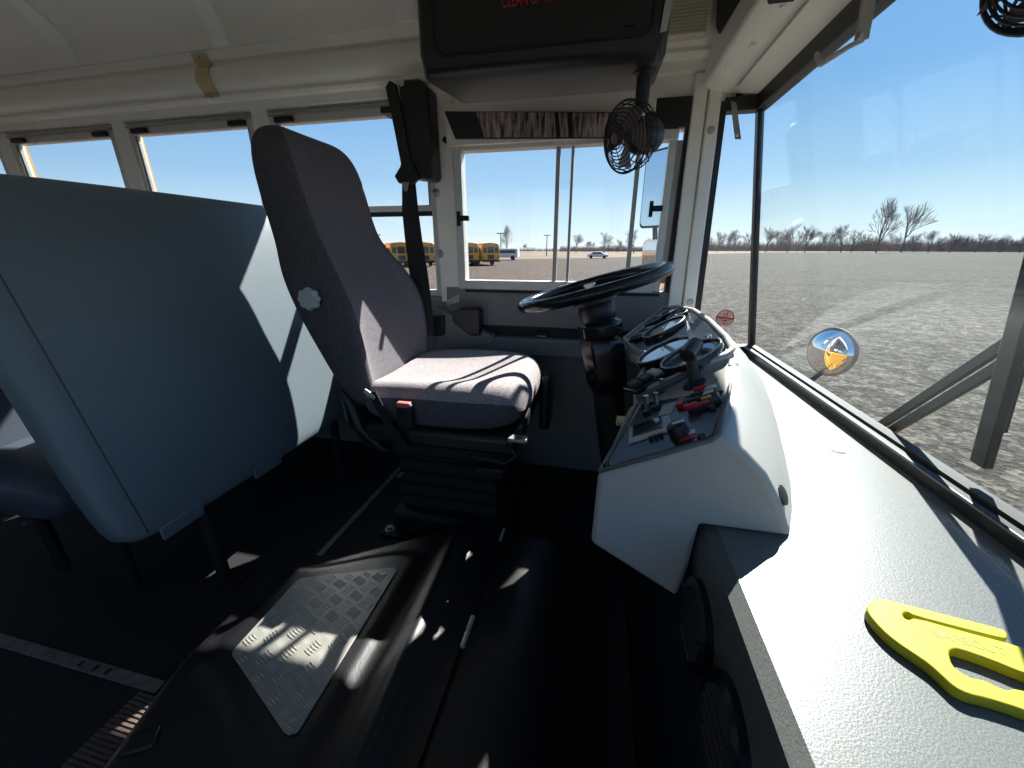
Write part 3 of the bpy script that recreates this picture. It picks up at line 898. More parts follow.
def octring(c, a, b, d):
    x_ = Vector((1, 0, 0)); y_ = Vector((0, 1, 0))
    return [c+x_*(a*sx)+y_*(b*sy) for sx, sy in ((-1, -.45), (-.45, -1), (.45, -1), (1, -.45), (1, .45), (.45, 1), (-.45, 1), (-1, .45))]
MB().rings([octring(c2, 0.052, 0.052, 0), octring(c2+cdn*0.02, 0.062, 0.060, 0), octring(c2+cdn*0.14, 0.058, 0.056, 0), octring(c2+cdn*0.17, 0.045, 0.045, 0)]).build('shroud', 'gloss', col, bevel=0.005)
c3 = c2+cdn*0.16
MB().rings([octring(c3, 0.045, 0.045, 0), octring(c3+Vector((0.012, 0, -0.08)), 0.044, 0.045, 0), octring(Vector((0.13, 1.12, 0.005)), 0.038, 0.04, 0)]).build('lower_column', 'blackm', col, bevel=0.006)

# ================================================================== DRIVER SEAT
YS = 1.12
seat = thing('driver_seat', 'high-backed charcoal fabric driver seat on a black pedestal', 'seat', (-0.45, YS, 0))
def back_ring(z, xr, xc, xb, hw):
    cr = hw*0.70
    mid = (xr+xb)/2
    P = [(xr, 0), (xr+0.004, hw*0.6), (xr+0.03, hw*0.93), (mid+0.01, hw), (xb-0.008, hw*0.95), (xb, hw*0.82), (lerp(xc, xb, .5), cr), (xc, cr*0.72), (xc, 0),
         (xc, -cr*0.72), (lerp(xc, xb, .5), -cr), (xb, -hw*0.82), (xb-0.008, -hw*0.95), (mid+0.01, -hw), (xr+0.03, -hw*0.93), (xr+0.004, -hw*0.6)]
    return [Vector((x, YS+y, z)) for x, y in P]
BS = [(0.456, -0.700, -0.640, -0.635, 0.15), (0.461, -0.722, -0.630, -0.622, 0.19), (0.504, -0.738, -0.645, -0.612, 0.222), (0.579, -0.766, -0.662, -0.612, 0.236), (0.686, -0.816, -0.684, -0.616, 0.242),
      (0.771, -0.854, -0.704, -0.636, 0.240), (0.846, -0.888, -0.726, -0.682, 0.220), (0.905, -0.908, -0.746, -0.728, 0.188), (0.96, -0.922, -0.762, -0.754, 0.178), (1.03, -0.932, -0.778, -0.770, 0.181), (1.09, -0.937, -0.788, -0.782, 0.182),
      (1.151, -0.938, -0.802, -0.798, 0.178), (1.198, -0.930, -0.824, -0.822, 0.156), (1.212, -0.905, -0.854, -0.852, 0.11)]
bk = MB().rings([back_ring(*r) for r in BS]).build('backrest', 'fabric', seat, sub=2)
bk.data.materials.append(M['fabric2b'])
for k_ in range((len(BS)-1)*16):      # paler insert cloth between the bolster crests
    if 5 <= k_ % 16 <= 10:
        bk.data.polygons[k_].material_index = 1
# cushion
def cush_ring(x, z0, z1, zb, hw):
    P = [(0, z0), (hw*0.7, z0), (hw*0.97, z0+0.02), (hw, lerp(z0, z1, .45)), (hw*0.975, zb-0.045), (hw*0.87, zb-0.008), (hw*0.68, lerp(z1, zb, .55)), (hw*0.45, z1), (0, z1),
         (-hw*0.45, z1), (-hw*0.68, lerp(z1, zb, .55)), (-hw*0.87, zb-0.008), (-hw*0.975, zb-0.045), (-hw, lerp(z0, z1, .45)), (-hw*0.97, z0+0.02), (-hw*0.7, z0)]
    return [Vector((x, YS+y, z)) for y, z in P]
CS = [(-0.642, 0.461, 0.525, 0.532, 0.19),
      (-0.637, 0.445, 0.527, 0.542, 0.215),
      (-0.605, 0.423, 0.527, 0.555, 0.228),
      (-0.514, 0.416, 0.529, 0.566, 0.235),
      (-0.407, 0.416, 0.536, 0.568, 0.238),
      (-0.31, 0.418, 0.549, 0.566, 0.236),
      (-0.241, 0.423, 0.557, 0.562, 0.222),
      (-0.198, 0.437, 0.549, 0.549, 0.198),
      (-0.177, 0.461, 0.525, 0.525, 0.165),
      (-0.169, 0.477, 0.504, 0.504, 0.125)]
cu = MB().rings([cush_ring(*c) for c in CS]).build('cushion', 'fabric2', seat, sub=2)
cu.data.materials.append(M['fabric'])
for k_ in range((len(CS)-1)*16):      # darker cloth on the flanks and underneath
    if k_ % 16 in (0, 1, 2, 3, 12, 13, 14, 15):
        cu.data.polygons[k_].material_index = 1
# black shell under cushion and behind
sh = MB()
sh.rings([[(-0.707, YS-0.225, 0.535), (-0.663, YS-0.232, 0.472), (-0.663, YS+0.232, 0.472), (-0.707, YS+0.225, 0.535)],
          [(-0.70, YS-0.225, 0.428), (-0.642, YS-0.235, 0.407), (-0.642, YS+0.235, 0.407), (-0.70, YS+0.225, 0.428)],
          [(-0.642, YS-0.225, 0.348), (-0.567, YS-0.225, 0.332), (-0.567, YS+0.225, 0.332), (-0.642, YS+0.225, 0.348)]])
sh.build('rear_shell', 'black', seat, bevel=0.012)
MB().box(-0.642, -0.186, YS-0.228, YS+0.228, 0.370, 0.427).build('cushion_pan', 'black', seat, bevel=0.016)
MB().box(-0.586, -0.214, YS-0.19, YS+0.19, 0.316, 0.374).build('slide_frame', 'blackm', seat, bevel=0.01)
bl = MB()
zz = [0.318-0.022*i for i in range(11)]
bl.rings([[(-0.42+sx*(0.15+0.012*(i % 2)), YS+sy*(0.15+0.012*(i % 2)), z) for sx, sy in ((-1, -1), (1, -1), (1, 1), (-1, 1))] for i, z in enumerate(zz)])
bl.build('bellows', 'bellows', seat)
MB().box(-0.61, -0.23, YS-0.19, YS+0.20, 0.014, 0.10).build('pedestal', 'blackm', seat, bevel=0.015)
MB().box(-0.66, -0.18, YS-0.20, YS+0.235, 0.002, 0.014).build('base_plate', 'blackm', seat, bevel=0.003)
for (x, y) in ((-0.63, -0.175), (-0.22, -0.175), (-0.42, -0.175), (-0.63, 0.21)):
    MB().lathe((x, YS+y, 0.014), (0, 0, 1), [(0, 0), (0.016, 0), (0.016, 0.003), (0.009, 0.003), (0.009, 0.012), (0, 0.012)], 12).build('floor_bolt', 'steel', seat, smooth='auto')
MB().box(-0.172, -0.135, YS+0.08, YS+0.19, 0.31, 0.505).build('control_box', 'black', seat, bevel=0.012)
MB().box(-0.209, -0.158, YS-0.235, YS-0.205, 0.421, 0.432).build('slide_lever', 'steel', seat, bevel=0.003)
MB().tube([(-0.32, YS-0.20, 0.407), (-0.31, YS-0.235, 0.365), (-0.214, YS-0.24, 0.36), (-0.182, YS-0.235, 0.385), (-0.214, YS-0.23, 0.412)], 0.006, 8).build('adjuster_loop', 'black', seat, smooth=True)
MB().box(-0.31, -0.225, YS-0.215, YS-0.16, 0.29, 0.32).build('height_lever', 'black', seat, bevel=0.006)
# lumbar knob on the aisle side
kp_ = onY(312, 298.5, YS-0.240)
kn = MB()
prn = []
for h, s in ((0, .9), (0.006, 1.0), (0.016, 1.0), (0.022, .88)):
    prn.append([kp_+Vector((math.cos(2*math.pi*i/48)*0.027*s*(1+0.09*math.cos(8*2*math.pi*i/48)), -h, math.sin(2*math.pi*i/48)*0.027*s*(1+0.09*math.cos(8*2*math.pi*i/48)))) for i in range(48)])
kn.rings(prn)
part_label(kn.build('lumbar_knob', 'greylabel', seat, smooth='auto'), 'pale scalloped lumbar knob')
MB().cyl(kp_+Vector((0, 0.03, 0)), kp_, 0.012, 12).build('knob_stem', 'black', seat)
# buckle and belt stalk on the aisle side
bb = onY(403, 406, YS-0.255)
by_ = YS-0.247
bko = MB().obox((bb.x, by_, bb.z-0.032), (0.024, 0, 0), (0, 0.010, 0), (0, 0, 0.036)).build('buckle', 'black', seat, bevel=0.006)
MB().obox((bb.x, by_-0.002, bb.z+0.002), (0.019, 0, 0), (0, 0.009, 0), (0, 0, 0.007)).build('release_button', 'pink', bko, bevel=0.003)
q0, q1, q2 = onY(372, 392, YS-0.245), onY(392, 430, YS-0.250), onY(408, 450, YS-0.240)
MB().strip([q0, lerp(q0, q1, .5), q1, q2], (0.012, 0, 0.004), (0, -0.003, 0)).build('lap_belt', 'webbing', seat)
MB().obox(onY(366, 394, YS-0.246)+Vector((0.012, 0, 0)), (0.016, 0, -0.010), (0, 0.003, 0), (0.003, 0, 0.006)).build('belt_tab', 'alu', seat, bevel=0.002)

# ---- shoulder belt tower and webbing on the post behind the driver window
tower = thing('belt_tower', 'black moulded seat belt cover with buckle and webbing hanging on the window post', 'seat belt', (-0.63, 1.44, 1.13))
tp = [onY(u, v, 1.415) for u, v in ((397, 80), (419, 78), (428, 87), (434, 176), (431, 180), (411, 178))]
MB().prism(tp, (0, 0.075, 0)).build('tower_cover', 'black', tower, bevel=0.008, seg=3)
c = onY(401.5, 83, 1.412)
MB().lathe(c, (0, -1, 0), [(0, 0), (0.010, 0), (0.008, 0.004), (0, 0.005)], 12).build('cover_screw', 'beige', tower, smooth='auto')
gd = [onY(u, v, 1.405) for u, v in ((385, 87), (389, 80), (396, 84), (405, 128), (410, 162), (401, 166), (394, 130))]
MB().prism(gd, (0, 0.012, 0)).build('height_slide', 'black', tower, bevel=0.003)
sm = [onY(u, v, 1.42) for u, v in ((380, 106), (393, 106), (394, 113), (380, 113))]
MB().prism(sm, (0, 0.07, 0)).build('slide_bracket', 'black', tower, bevel=0.002)
dr = [onY(u, v, 1.40) for u, v in ((402, 150), (411, 160), (419, 178), (412, 185), (398, 183), (394, 176), (400, 166))]
MB().prism(dr, (0, 0.018, 0)).build('guide_ring', 'black', tower, bevel=0.004)
tab = [onY(u, v, 1.395) for u, v in ((402, 182), (409, 182), (407, 191), (404, 191))]
MB().prism(tab, (0, 0.004, 0)).build('latch_tongue', 'steel', tower, bevel=0.001)
wb = []
for (u0, u1, v, y) in ((402, 415, 180, 1.41), (402, 418, 210, 1.40), (405, 422, 240, 1.385), (409, 427, 270, 1.365), (413, 431, 300, 1.345), (418, 434, 335, 1.32)):
    a, b = onY(u0, v, y), onY(u1, v, y)
    wb.append([a, b, b+Vector((0, 0.003, 0)), a+Vector((0, 0.003, 0))])
MB().rings(wb).build('webbing', 'webbing', tower)
# anchor block low on the wall
ab = [onY(u, v, 1.42) for u, v in ((430, 316), (443, 316), (443, 336), (430, 336))]
MB().prism(ab, (0, 0.075, 0)).build('belt_retractor', 'black', tower, bevel=0.004)

# ---- black pouch on the ledge beneath the driver window
pk = [onY(u, v, 1.425) for u, v in ((452, 313), (459, 308.5), (477, 308), (480, 311), (480, 336), (470, 336), (452, 322))]
po = MB().prism(pk, (0, 0.05, 0)).build('document_pocket', 'black', bevel=0.006)
tag(po, 'black plastic pocket on the grey ledge behind the driver seat cushion', 'pocket')
for (u, v) in ((491, 333), (542, 334)):
    p = onY(u, v, 1.49)
    t = MB().obox((p.x, 1.488, 0.588), (0.022, 0, 0), (0, 0.007, 0), (0, 0, 0.010)).build('cable_clamp', 'blackm', bevel=0.003)
    tag(t, 'small black clamp in the cable channel nearest the pocket' if u < 500 else 'black clamp with bright edge in the cable channel left of the steering wheel', 'clamp', 'cable channel clamps')
    MB().tube([(p.x-0.016, 1.478, 0.580), (p.x+0.016, 1.478, 0.580)], 0.0025, 6).build('metal_edge', 'alu' if u > 500 else 'steel', t)

# ================================================================== BARRIER and PASSENGER BENCHES
def panel_back(yn, yf, z0, z1, xb, xt, th, m, name, parent):
    rs = []
    N = [(z0, .72, 0.035), (z0+0.03, 1.0, 0.004), (lerp(z0, z1, .3), 1.0, 0), (lerp(z0, z1, .65), 1.0, 0), (z1-0.06, 1.0, 0.008), (z1-0.018, .85, 0.035), (z1, .45, 0.09)]
    for z, k, ins in N:
        x = lerp(xb, xt, (z-z0)/(z1-z0))
        h = th/2*k
        a, b = yn+ins, yf-ins
        rs.append([Vector(p) for p in ((x+h, a+0.045, z), (x+h, lerp(a, b, .5), z), (x+h, b-0.045, z), (x+h*.55, b-0.006, z), (x-h*.55, b-0.006, z), (x-h, b-0.045, z), (x-h, lerp(a, b, .5), z), (x-h, a+0.045, z), (x-h*.55, a+0.004, z), (x+h*.55, a+0.004, z))])
    return MB().rings(rs).build(name, m, parent, sub=2)
bar = thing('seat_barrier', 'tall padded blue-grey vinyl barrier behind the driver seat', 'barrier', (-1.08, 1.0, 0))
panel_back(0.445, 1.465, 0.275, 1.045, -0.925-0.05, -1.10-0.05, 0.105, 'vinyl', 'padded_panel', bar)
MB().tube([(lerp(-0.935, -1.085, t)+0.0125, 0.497, lerp(0.32, 0.985, t)) for t in [i/8 for i in range(9)]], 0.0018, 6).build('welt_seam', 'vinyld', bar, smooth=True)
for y in (0.66, 1.20):
    MB().tube([(-0.99, y, 0.0), (-0.99, y, 0.29)], 0.016, 12).build('leg', 'blackm', bar, smooth='auto')
    MB().box(-1.04, -0.94, y-0.03, y+0.03, 0.0, 0.008).build('foot_plate', 'blackm', bar)
for y in (0.545, 0.80):
    MB().obox((-0.938, y+0.03, 0.288), (0.004, 0, 0), (0, 0.05, 0.0), (0, 0, 0.018)).build('bottom_flap', 'vinyl', bar, bevel=0.004)
for (u, v) in ((185, 515.5), (221, 490.5), (255, 467)):
    p = onX(u, v, -0.945)
    MB().lathe((-0.945, p.y, p.z), (1, 0, 0), [(0, 0), (0.006, 0), (0.004, 0.004), (0, 0.005)], 10).build('snap', 'chrome', bar, smooth='auto')

def bench(x, label):
    b = thing('bench_seat', label, 'bench seat', (x, 1.0, 0), 'passenger benches behind the barrier')
    # cushion
    rs = []
    for xx, z0, z1, ins in ((x+0.215, 0.34, 0.37, 0.03), (x+0.205, 0.30, 0.405, 0.01), (x+0.16, 0.285, 0.425, 0.0), (x-0.1, 0.285, 0.425, 0.0), (x-0.22, 0.29, 0.415, 0.01)):
        a, c_ = 0.47+ins, 1.465-ins
        rs.append([Vector(p) for p in ((xx, a, z0+0.03), (xx, a+0.03, z0), (xx, c_-0.03, z0), (xx, c_, z0+0.03), (xx, c_, z1-0.03), (xx, c_-0.03, z1), (xx, a+0.03, z1), (xx, a, z1-0.03))])
    MB().rings(rs).build('cushion', 'vinyld', b, sub=2)
    panel_back(0.475, 1.465, 0.28, 1.03, x-0.22, x-0.32, 0.10, 'vinyld', 'backrest', b)
    for y in (0.60, 1.25):
        MB().tube([(x+0.12, y, 0), (x+0.12, y, 0.30)], 0.015, 10).build('leg', 'blackm', b, smooth='auto')
        MB().tube([(x-0.16, y, 0), (x-0.16, y, 0.30)], 0.015, 10).build('leg', 'blackm', b, smooth='auto')
    MB().cyl((x+0.10, 0.474, 0.30), (x+0.10, 0.466, 0.30), 0.009, 10).build('side_bolt', 'chrome', b)
    return b
bench(-1.36, 'dark blue vinyl passenger bench directly behind the blue barrier')
bench(-2.06, 'dark blue vinyl passenger bench in the second row behind the barrier')

# ================================================================== ENGINE COVER AND FLOOR DETAIL
cov = thing('engine_cover', 'black moulded engine cover with a tread plate on the floor beside the seat', 'engine cover', (-0.47, 0.55, 0))
def smooth(a, b, t):
    t = max(0, min(1, (t-a)/(b-a))); return t*t*(3-2*t)
def cov_h(x, y):
    # outline narrows towards the rear
    e = min(smooth(-0.065, 0.0, 0.150+0.69*(x+0.69)-(y-0.515)), smooth(-0.085, 0.0, x+0.762-0.05*smooth(0.42, 0.18, y)))
    h = 0.118*e
    # raised pad round the plate
    k = 0.515
    hw = 0.118+0.105*smooth(-0.72, -0.44, x)
    pad = smooth(-0.745, -0.705, x)*smooth(0.395, 0.43, -x)*smooth(0.035, 0.0, abs(y-k)-hw)
    h += 0.010*pad
    h += 0.010*math.exp(-((x+0.335+0.05*(y-.5))/0.018)**2)*e
    h -= 0.02*smooth(-0.36, -0.25, x)*e
    return h
NX, NY = 66, 84
def cov_grid(x0, x1, y0, y1, hf, nx, ny, nm, par, m):
    g = MB()
    for i in range(nx+1):
        for j in range(ny+1):
            x, y = lerp(x0, x1, i/nx), lerp(y0, y1, j/ny)
            g.v.append(Vector((x, y, max(0.0015, hf(x, y)))))
    for i in range(nx):
        for j in range(ny):
            a = i*(ny+1)+j
            if max(g.v[q_].z for q_ in (a, a+1, a+ny+2, a+ny+1)) > 0.002:
                g.f.append((a, a+1, a+ny+2, a+ny+1))
    return g.build(nm, m, par, smooth=True)
cov_grid(-0.86, -0.236, 0.175, 1.01, cov_h, NX, NY, 'moulded_cover', cov, 'rubber')
def cov_h2(x, y):
    e = smooth(0, 0.075, 1.0-y)
    return (0.094-0.06*smooth(-0.15, 0.10, x))*e
cov_grid(-0.228, 0.125, 0.175, 1.01, cov_h2, 30, 60, 'hinged_cover', cov, 'rubber')
MB().box(-0.237, -0.227, 0.175, 0.97, 0.02, 0.088).build('seam_gap', 'blackm', cov)
for (a, b) in ((0.555, 0.590), (0.594, 0.628)):
    MB().cyl((-0.232, a, 0.099), (-0.232, b, 0.099), 0.0055, 12).build('hinge_barrel', 'alu', cov, smooth='auto')
MB().cyl((-0.232, 0.885, 0.097), (-0.232, 0.935, 0.097), 0.004, 12).build('hinge_barrel', 'alu', cov, smooth='auto')
# tread plate
PZ = 0.1295
pl_px = [(232, 655), (234, 650), (297, 581), (302, 578.5), (393, 568), (397, 571), (298, 733), (289, 736), (284, 733)]
pp = [onZ(u, v, PZ) for u, v in pl_px]
plate_o = MB().prism(pp, (0, 0, 0.0025)).build('tread_plate', 'plate', cov, bevel=0.0008)
def inside(x, y, poly):
    c = False
    for i in range(len(poly)):
        a, b = poly[i], poly[i-1]
        if (a.y > y) != (b.y > y) and x < (b.x-a.x)*(y-a.y)/(b.y-a.y)+a.x:
            c = not c
    return c
tb = MB()
cell = 0.032
for i in range(-12, 13):
    for j in range(-12, 13):
        cx = -0.57+(i*0.94+j*0.34)*cell
        cy = 0.515+(j*0.94-i*0.34)*cell
        d = Vector((0.94, -0.34, 0)) if (i+j) % 2 else Vector((0.34, 0.94, 0))
        s_ = Vector((-d.y, d.x, 0))
        for k in range(-2, 3):
            c = Vector((cx, cy, 0))+s_*(k*cell*0.19)
            e0, e1 = c-d*cell*0.40, c+d*cell*0.40
            if inside(e0.x, e0.y, pp) and inside(e1.x, e1.y, pp):
                hh = 0.0022
                z = PZ+0.0024
                tb.add([(*(e0).xy, z), (*(c-s_*0.0014).xy, z), (*(e1).xy, z), (*(c+s_*0.0014).xy, z), (*(c-d*cell*.2).xy, z+hh), (*(c+d*cell*.2).xy, z+hh)],
                       [(0, 1, 4), (1, 5, 4), (1, 2, 5), (2, 3, 5), (3, 4, 5), (3, 0, 4)])
tbo = tb.build('tread_bars', 'platebar', plate_o)
tbo['kind'] = 'stuff'
for (u, v) in ((292, 722), (296, 588), (385, 574), (241, 652)):
    p = onZ(u, v, PZ+0.0025)
    MB().lathe(p, (0, 0, 1), [(0, 0), (0.005, 0), (0.004, 0.002), (0, 0.0025)], 12).build('plate_screw', 'steel', plate_o, smooth='auto')
# notch latch at the aisle corner
MB().obox((-0.700, 0.268, 0.118), (0.020, 0.012, 0), (-0.009, 0.014, 0), (0.0, 0, 0.006)).build('corner_latch', 'rubber', cov, bevel=0.004)

# metal floor strips
s1 = MB().box(-0.802, -0.782, 0.80, 1.46, 0.0005, 0.005).build('floor_strip', 'strip', bevel=0.001)
tag(s1, 'thin metal floor strip running under the driver seat', 'trim strip')
s2 = MB().box(-3.4, -0.872, 0.380, 0.405, 0.0005, 0.005).build('aisle_strip', 'strip', bevel=0.0015)
tag(s2, 'worn pale metal strip along the edge of the dark aisle floor', 'trim strip')
for x in (-1.02, -1.055, -1.10, -1.45):
    MB().box(x-0.005, x+0.005, 0.385, 0.398, 0.006, 0.0068).build('screw_slot', 'blackm', s2)
tr = MB().box(-0.905, -0.80, SY+0.005, 0.372, 0.0005, 0.004).build('step_tread', 'tread')
tag(tr, 'brown ribbed step tread at the foot of the engine cover', 'tread')
rbm = MB()
for i in range(24):
    x = SY+0.008+i*0.0083
    rbm.box(-0.903, -0.802, x, x+0.0045, 0.004, 0.0075)
q = rbm.build('tread_ribs', 'tread', tr); q['kind'] = 'stuff'
# small floor fittings by the pedestal
for (u, v, nm) in ((405, 475, 1), (369, 513, 0), (430, 505, 0), (440, 488, 0)):
    p = onZ(u, v, 0.004)
    if nm:
        t = thing('floor_bracket', 'small metal bracket bolted to the floor under the driver seat', 'bracket', (p.x, p.y, 0))
        MB().box(p.x-0.03, p.x+0.03, p.y-0.02, p.y+0.02, 0.0005, 0.004).build('foot', 'steel', t, bevel=0.001)
        MB().box(p.x+0.022, p.x+0.03, p.y-0.02, p.y+0.02, 0.004, 0.04).build('upright', 'steel', t, bevel=0.001)
        MB().lathe((p.x-0.005, p.y, 0.004), (0, 0, 1), [(0, 0), (0.012, 0), (0.01, 0.01), (0, 0.012)], 12).build('bolt', 'alud', t, smooth='auto')

# ================================================================== OVERHEAD BOX
OY, OB = 0.935, 1.252
oh = thing('overhead_compartment', 'black overhead compartment with red CLEAN UP KIT lettering above the driver', 'compartment', (-0.16, 1.1, OB))
x0, x1 = -0.412, 0.090
sec = []
for (x, k) in ((x0-0.004, .0), (x0+0.010, 1.0), (x1-0.010, 1.0), (x1+0.004, .0)):
    i = 0.02*(1-k)
    sec.append([(x, OY+0.012, 1.93), (x, OY+0.004+i, 1.40), (x, OY+i, OB+0.045), (x, OY+0.012+i, OB+0.012+i), (x, OY+0.035, OB+i*0.5), (x+(0.03 if x < -.2 else -0.004), 1.125-i, OB+0.004+i*0.3), (x+(0.03 if x < -.2 else -0.004), 1.15-i, OB+0.05), (x, 1.40, 1.50), (x, 1.40, 1.90)])
MB().rings(sec).build('housing', 'overhead', oh, bevel=0.008, seg=3)
dp = [onY(u, v, OY) for u, v in ((433, -30), (434.5, 40), (437, 50), (444, 55), (640, 34.5), (648, 31), (652, 24), (657, -30))]
dpo = MB().prism([p+Vector((0, 0.006, 0)) for p in dp], (0, -0.010, 0)).build('door', 'black', oh, bevel=0.003)
MB().tube([p+Vector((0, -0.003, 0)) for p in dp], 0.0025, 6).build('door_gasket', 'blackm', oh, smooth=True)
tc = onY(501.5, 8.0, OY-0.006)
t2 = onY(556, 3.5, OY-0.006)
tax = (t2-tc); 
tx = text_part('lettering', 'CLEAN UP KIT', 0.030, 'redtext', dpo, tc, Vector((1, 0, 0)), Vector((0, 0, 1)))
L = max(v.co.x for v in tx.data.vertices)-min(v.co.x for v in tx.data.vertices)
want = t2.x-tc.x
for v in tx.data.vertices:
    v.co.x = tc.x+(v.co.x-tc.x)*want/L
lt = MB().prism([onY(u, v, OY-0.004) for u, v in ((660, 32), (667, 30), (675, -10), (667, -10))], (0, 0.004, 0)).build('edge_strip', 'greylabel', oh, bevel=0.001)
MB().obox(onY(629, 25, OY-0.006), (0.010, 0, 0), (0, 0.002, 0), (0, 0, 0.0016)).build('door_catch', 'blackm', dpo)

# ---- fans
def fan(pivot, mount_top, centre, nrm, R, label):
    fo = thing('dash_fan', label, 'fan', mount_top)
    nrm = Vector(nrm).normalized()
    MB().lathe(mount_top, (0, 0, -1), [(0, 0), (0.026, 0), (0.026, 0.004), (0.016, 0.010), (0, 0.010)], 20).build('mount_flange', 'black', fo, smooth='auto')
    MB().cyl(mount_top, pivot, 0.0155, 16, 0.014).build('mount_post', 'black', fo, smooth='auto')
    MB().lathe(pivot, (0, 0, -1), [(0, -0.004), (0.012, -0.003), (0.012, 0.008), (0.007, 0.014), (0, 0.014)], 14).build('swivel_nut', 'chrome', fo, smooth='auto')
    bk_ = centre-nrm*0.040
    MB().lathe(bk_, -nrm, [(0, -0.015), (0.030, -0.013), (0.036, 0.0), (0.034, 0.040), (0.026, 0.052), (0, 0.054)], 24).build('motor', 'black', fo, smooth='auto')
    MB().tube([pivot+Vector((0, 0, -0.008)), bk_-nrm*0.03+Vector((0, 0, 0.03))], 0.008, 8).build('yoke', 'black', fo, smooth=True)
    u = nrm.orthogonal().normalized(); v_ = nrm.cross(u)
    cg = MB()
    def ringat(r, d, wr=0.0013, n=40):
        cg.tube([centre+nrm*d+u*(r*math.cos(2*math.pi*i/n))+v_*(r*math.sin(2*math.pi*i/n)) for i in range(n)], wr, 4, closed=True)
    def dome(r): return 0.030*(1-(r/R)**2)
    for k in range(1, 11):
        r = R*k/10.0
        ringat(r, dome(r))
    ringat(R*1.01, 0.0, 0.0024)
    for d in (-0.014, -0.030):
        ringat(R*(0.99-0.06*(-d/0.036)), d)
    ringat(R*0.75, -0.044)
    for i in range(16):
        a = 2*math.pi*i/16
        e = u*math.cos(a)+v_*math.sin(a)
        cg.tube([centre+e*R*1.0, centre+e*R*0.93+nrm*-0.036, centre+e*R*0.5-nrm*0.046], 0.0012, 4)
        if i % 4 == 0:
            cg.tube([centre+e*r_*R+nrm*(dome(r_*R)-0.001) for r_ in (0.1, 0.4, 0.7, 1.0)], 0.0014, 4)
    cg.build('cage', 'black', fo, smooth=True)
    MB().lathe(centre+nrm*0.028, nrm, [(0, 0), (0.010, 0), (0.010, 0.003), (0, 0.005)], 20).build('badge', 'hub', fo, smooth='auto')
    for i in range(4):
        a = math.pi/2*i+0.4
        e = u*math.cos(a)+v_*math.sin(a); t_ = -u*math.sin(a)+v_*math.cos(a)
        MB().rings([[centre+e*0.012-t_*0.010-nrm*0.012, centre+e*0.012+t_*0.010-nrm*0.004, centre+e*0.012+t_*0.010-nrm*0.0025, centre+e*0.012-t_*0.010-nrm*0.0105],
                    [centre+e*R*0.82-t_*0.034-nrm*0.018, centre+e*R*0.82+t_*0.034+nrm*0.004, centre+e*R*0.82+t_*0.034+nrm*0.0055, centre+e*R*0.82-t_*0.034-nrm*0.0165]]).build('blade', 'hub', fo)
    return fo
mt = onY(640, 72, 1.02); mt.z = OB
pv = onY(641, 111, 1.02)
fc = onY(625, 138, 1.00)
fan(pv, Vector((pv.x, 1.02, OB+0.003)), fc, (-0.74, -0.62, -0.16), 0.067, 'small black cage fan hanging below the overhead compartment by the driver window')

# ---- reflective strip over the driver window, its reflection painted on as brown streaks
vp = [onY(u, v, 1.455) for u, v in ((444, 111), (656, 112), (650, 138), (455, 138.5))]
vis = thing('visor_strip', 'long reflective strip with a painted streaky brown reflection above the driver window', 'visor', (vp[0]+vp[1])/2)
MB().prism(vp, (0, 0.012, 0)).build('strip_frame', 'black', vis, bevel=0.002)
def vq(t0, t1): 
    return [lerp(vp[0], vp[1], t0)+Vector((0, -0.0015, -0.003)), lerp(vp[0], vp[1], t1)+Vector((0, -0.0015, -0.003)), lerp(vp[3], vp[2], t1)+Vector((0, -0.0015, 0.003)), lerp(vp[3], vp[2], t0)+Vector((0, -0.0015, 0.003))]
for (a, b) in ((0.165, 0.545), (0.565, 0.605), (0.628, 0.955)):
    MB().prism(vq(a, b), (0, 0.003, 0)).build('painted_reflection', 'streaky', vis)
# white backing rail that carries it
MB().box(-0.56, 0.13, 1.468, 1.50, 1.245, 1.37).build('backing_rail', 'white', wall_left)

# ---- arms hanging from the front header
def arm(name, label, pts, wdt, grp=None):
    return None
a1 = thing('metal_hanger', 'short flat grey metal arm hanging from the white header over the quarter glass', 'arm', (0, 0, 0), 'flat metal hangers on the header')
q0 = onZ(733, 97, 1.338); q1 = onX(738.5, 139, q0.x-0.004)
a1.location = q0
MB().strip([q0, q1], (0.0085, 0.003, 0), (-0.001, 0.004, 0)).build('lever', 'steel', a1, bevel=0.001)
MB().lathe(q0+Vector((-0.002, 0, 0)), (-1, -.3, 0), [(0, 0), (0.009, 0), (0.007, 0.006), (0, 0.007)], 12).build('pivot_bolt', 'alud', a1, smooth='auto')
MB().lathe(q0+Vector((0.012, 0.004, 0.006)), (-1, -.3, 0), [(0, -0.01), (0.014, -0.01), (0.014, 0.008), (0, 0.008)], 14).build('bush', 'blackm', a1, smooth='auto')
MB().lathe(q1+Vector((-0.004, 0, 0.010)), (-1, -.3, 0), [(0, 0), (0.005, 0), (0.004, 0.004), (0, 0.005)], 10).build('end_rivet', 'alu', a1, smooth='auto')
a2 = thing('metal_hanger', 'flat grey metal arm with a bent rod hanging at the top of the windshield', 'arm', (0, 0, 0), 'flat metal hangers on the header')
q0, q1 = onX(872, -14, 0.40), onX(862, 40, 0.40)
a2.location = q0
MB().strip([q0, q1], (0.0085, -0.004, 0), (0, 0.004, 0)).build('lever', 'steel', a2, bevel=0.001)
MB().lathe(q1+Vector((-0.004, 0, 0.006)), (-1, -.3, 0), [(0, 0), (0.006, 0), (0.005, 0.004), (0, 0.005)], 12).build('end_rivet', 'alud', a2, smooth='auto')
r0, r1, r2 = onX(850, 46, 0.402), onX(821, 64, 0.405), onX(817, 54, 0.408)
MB().tube([q1, r0, r1, r2], [0.0045, 0.0045, 0.0055, 0.0055], 8).build('bent_rod', 'alud', a2, smooth='auto')

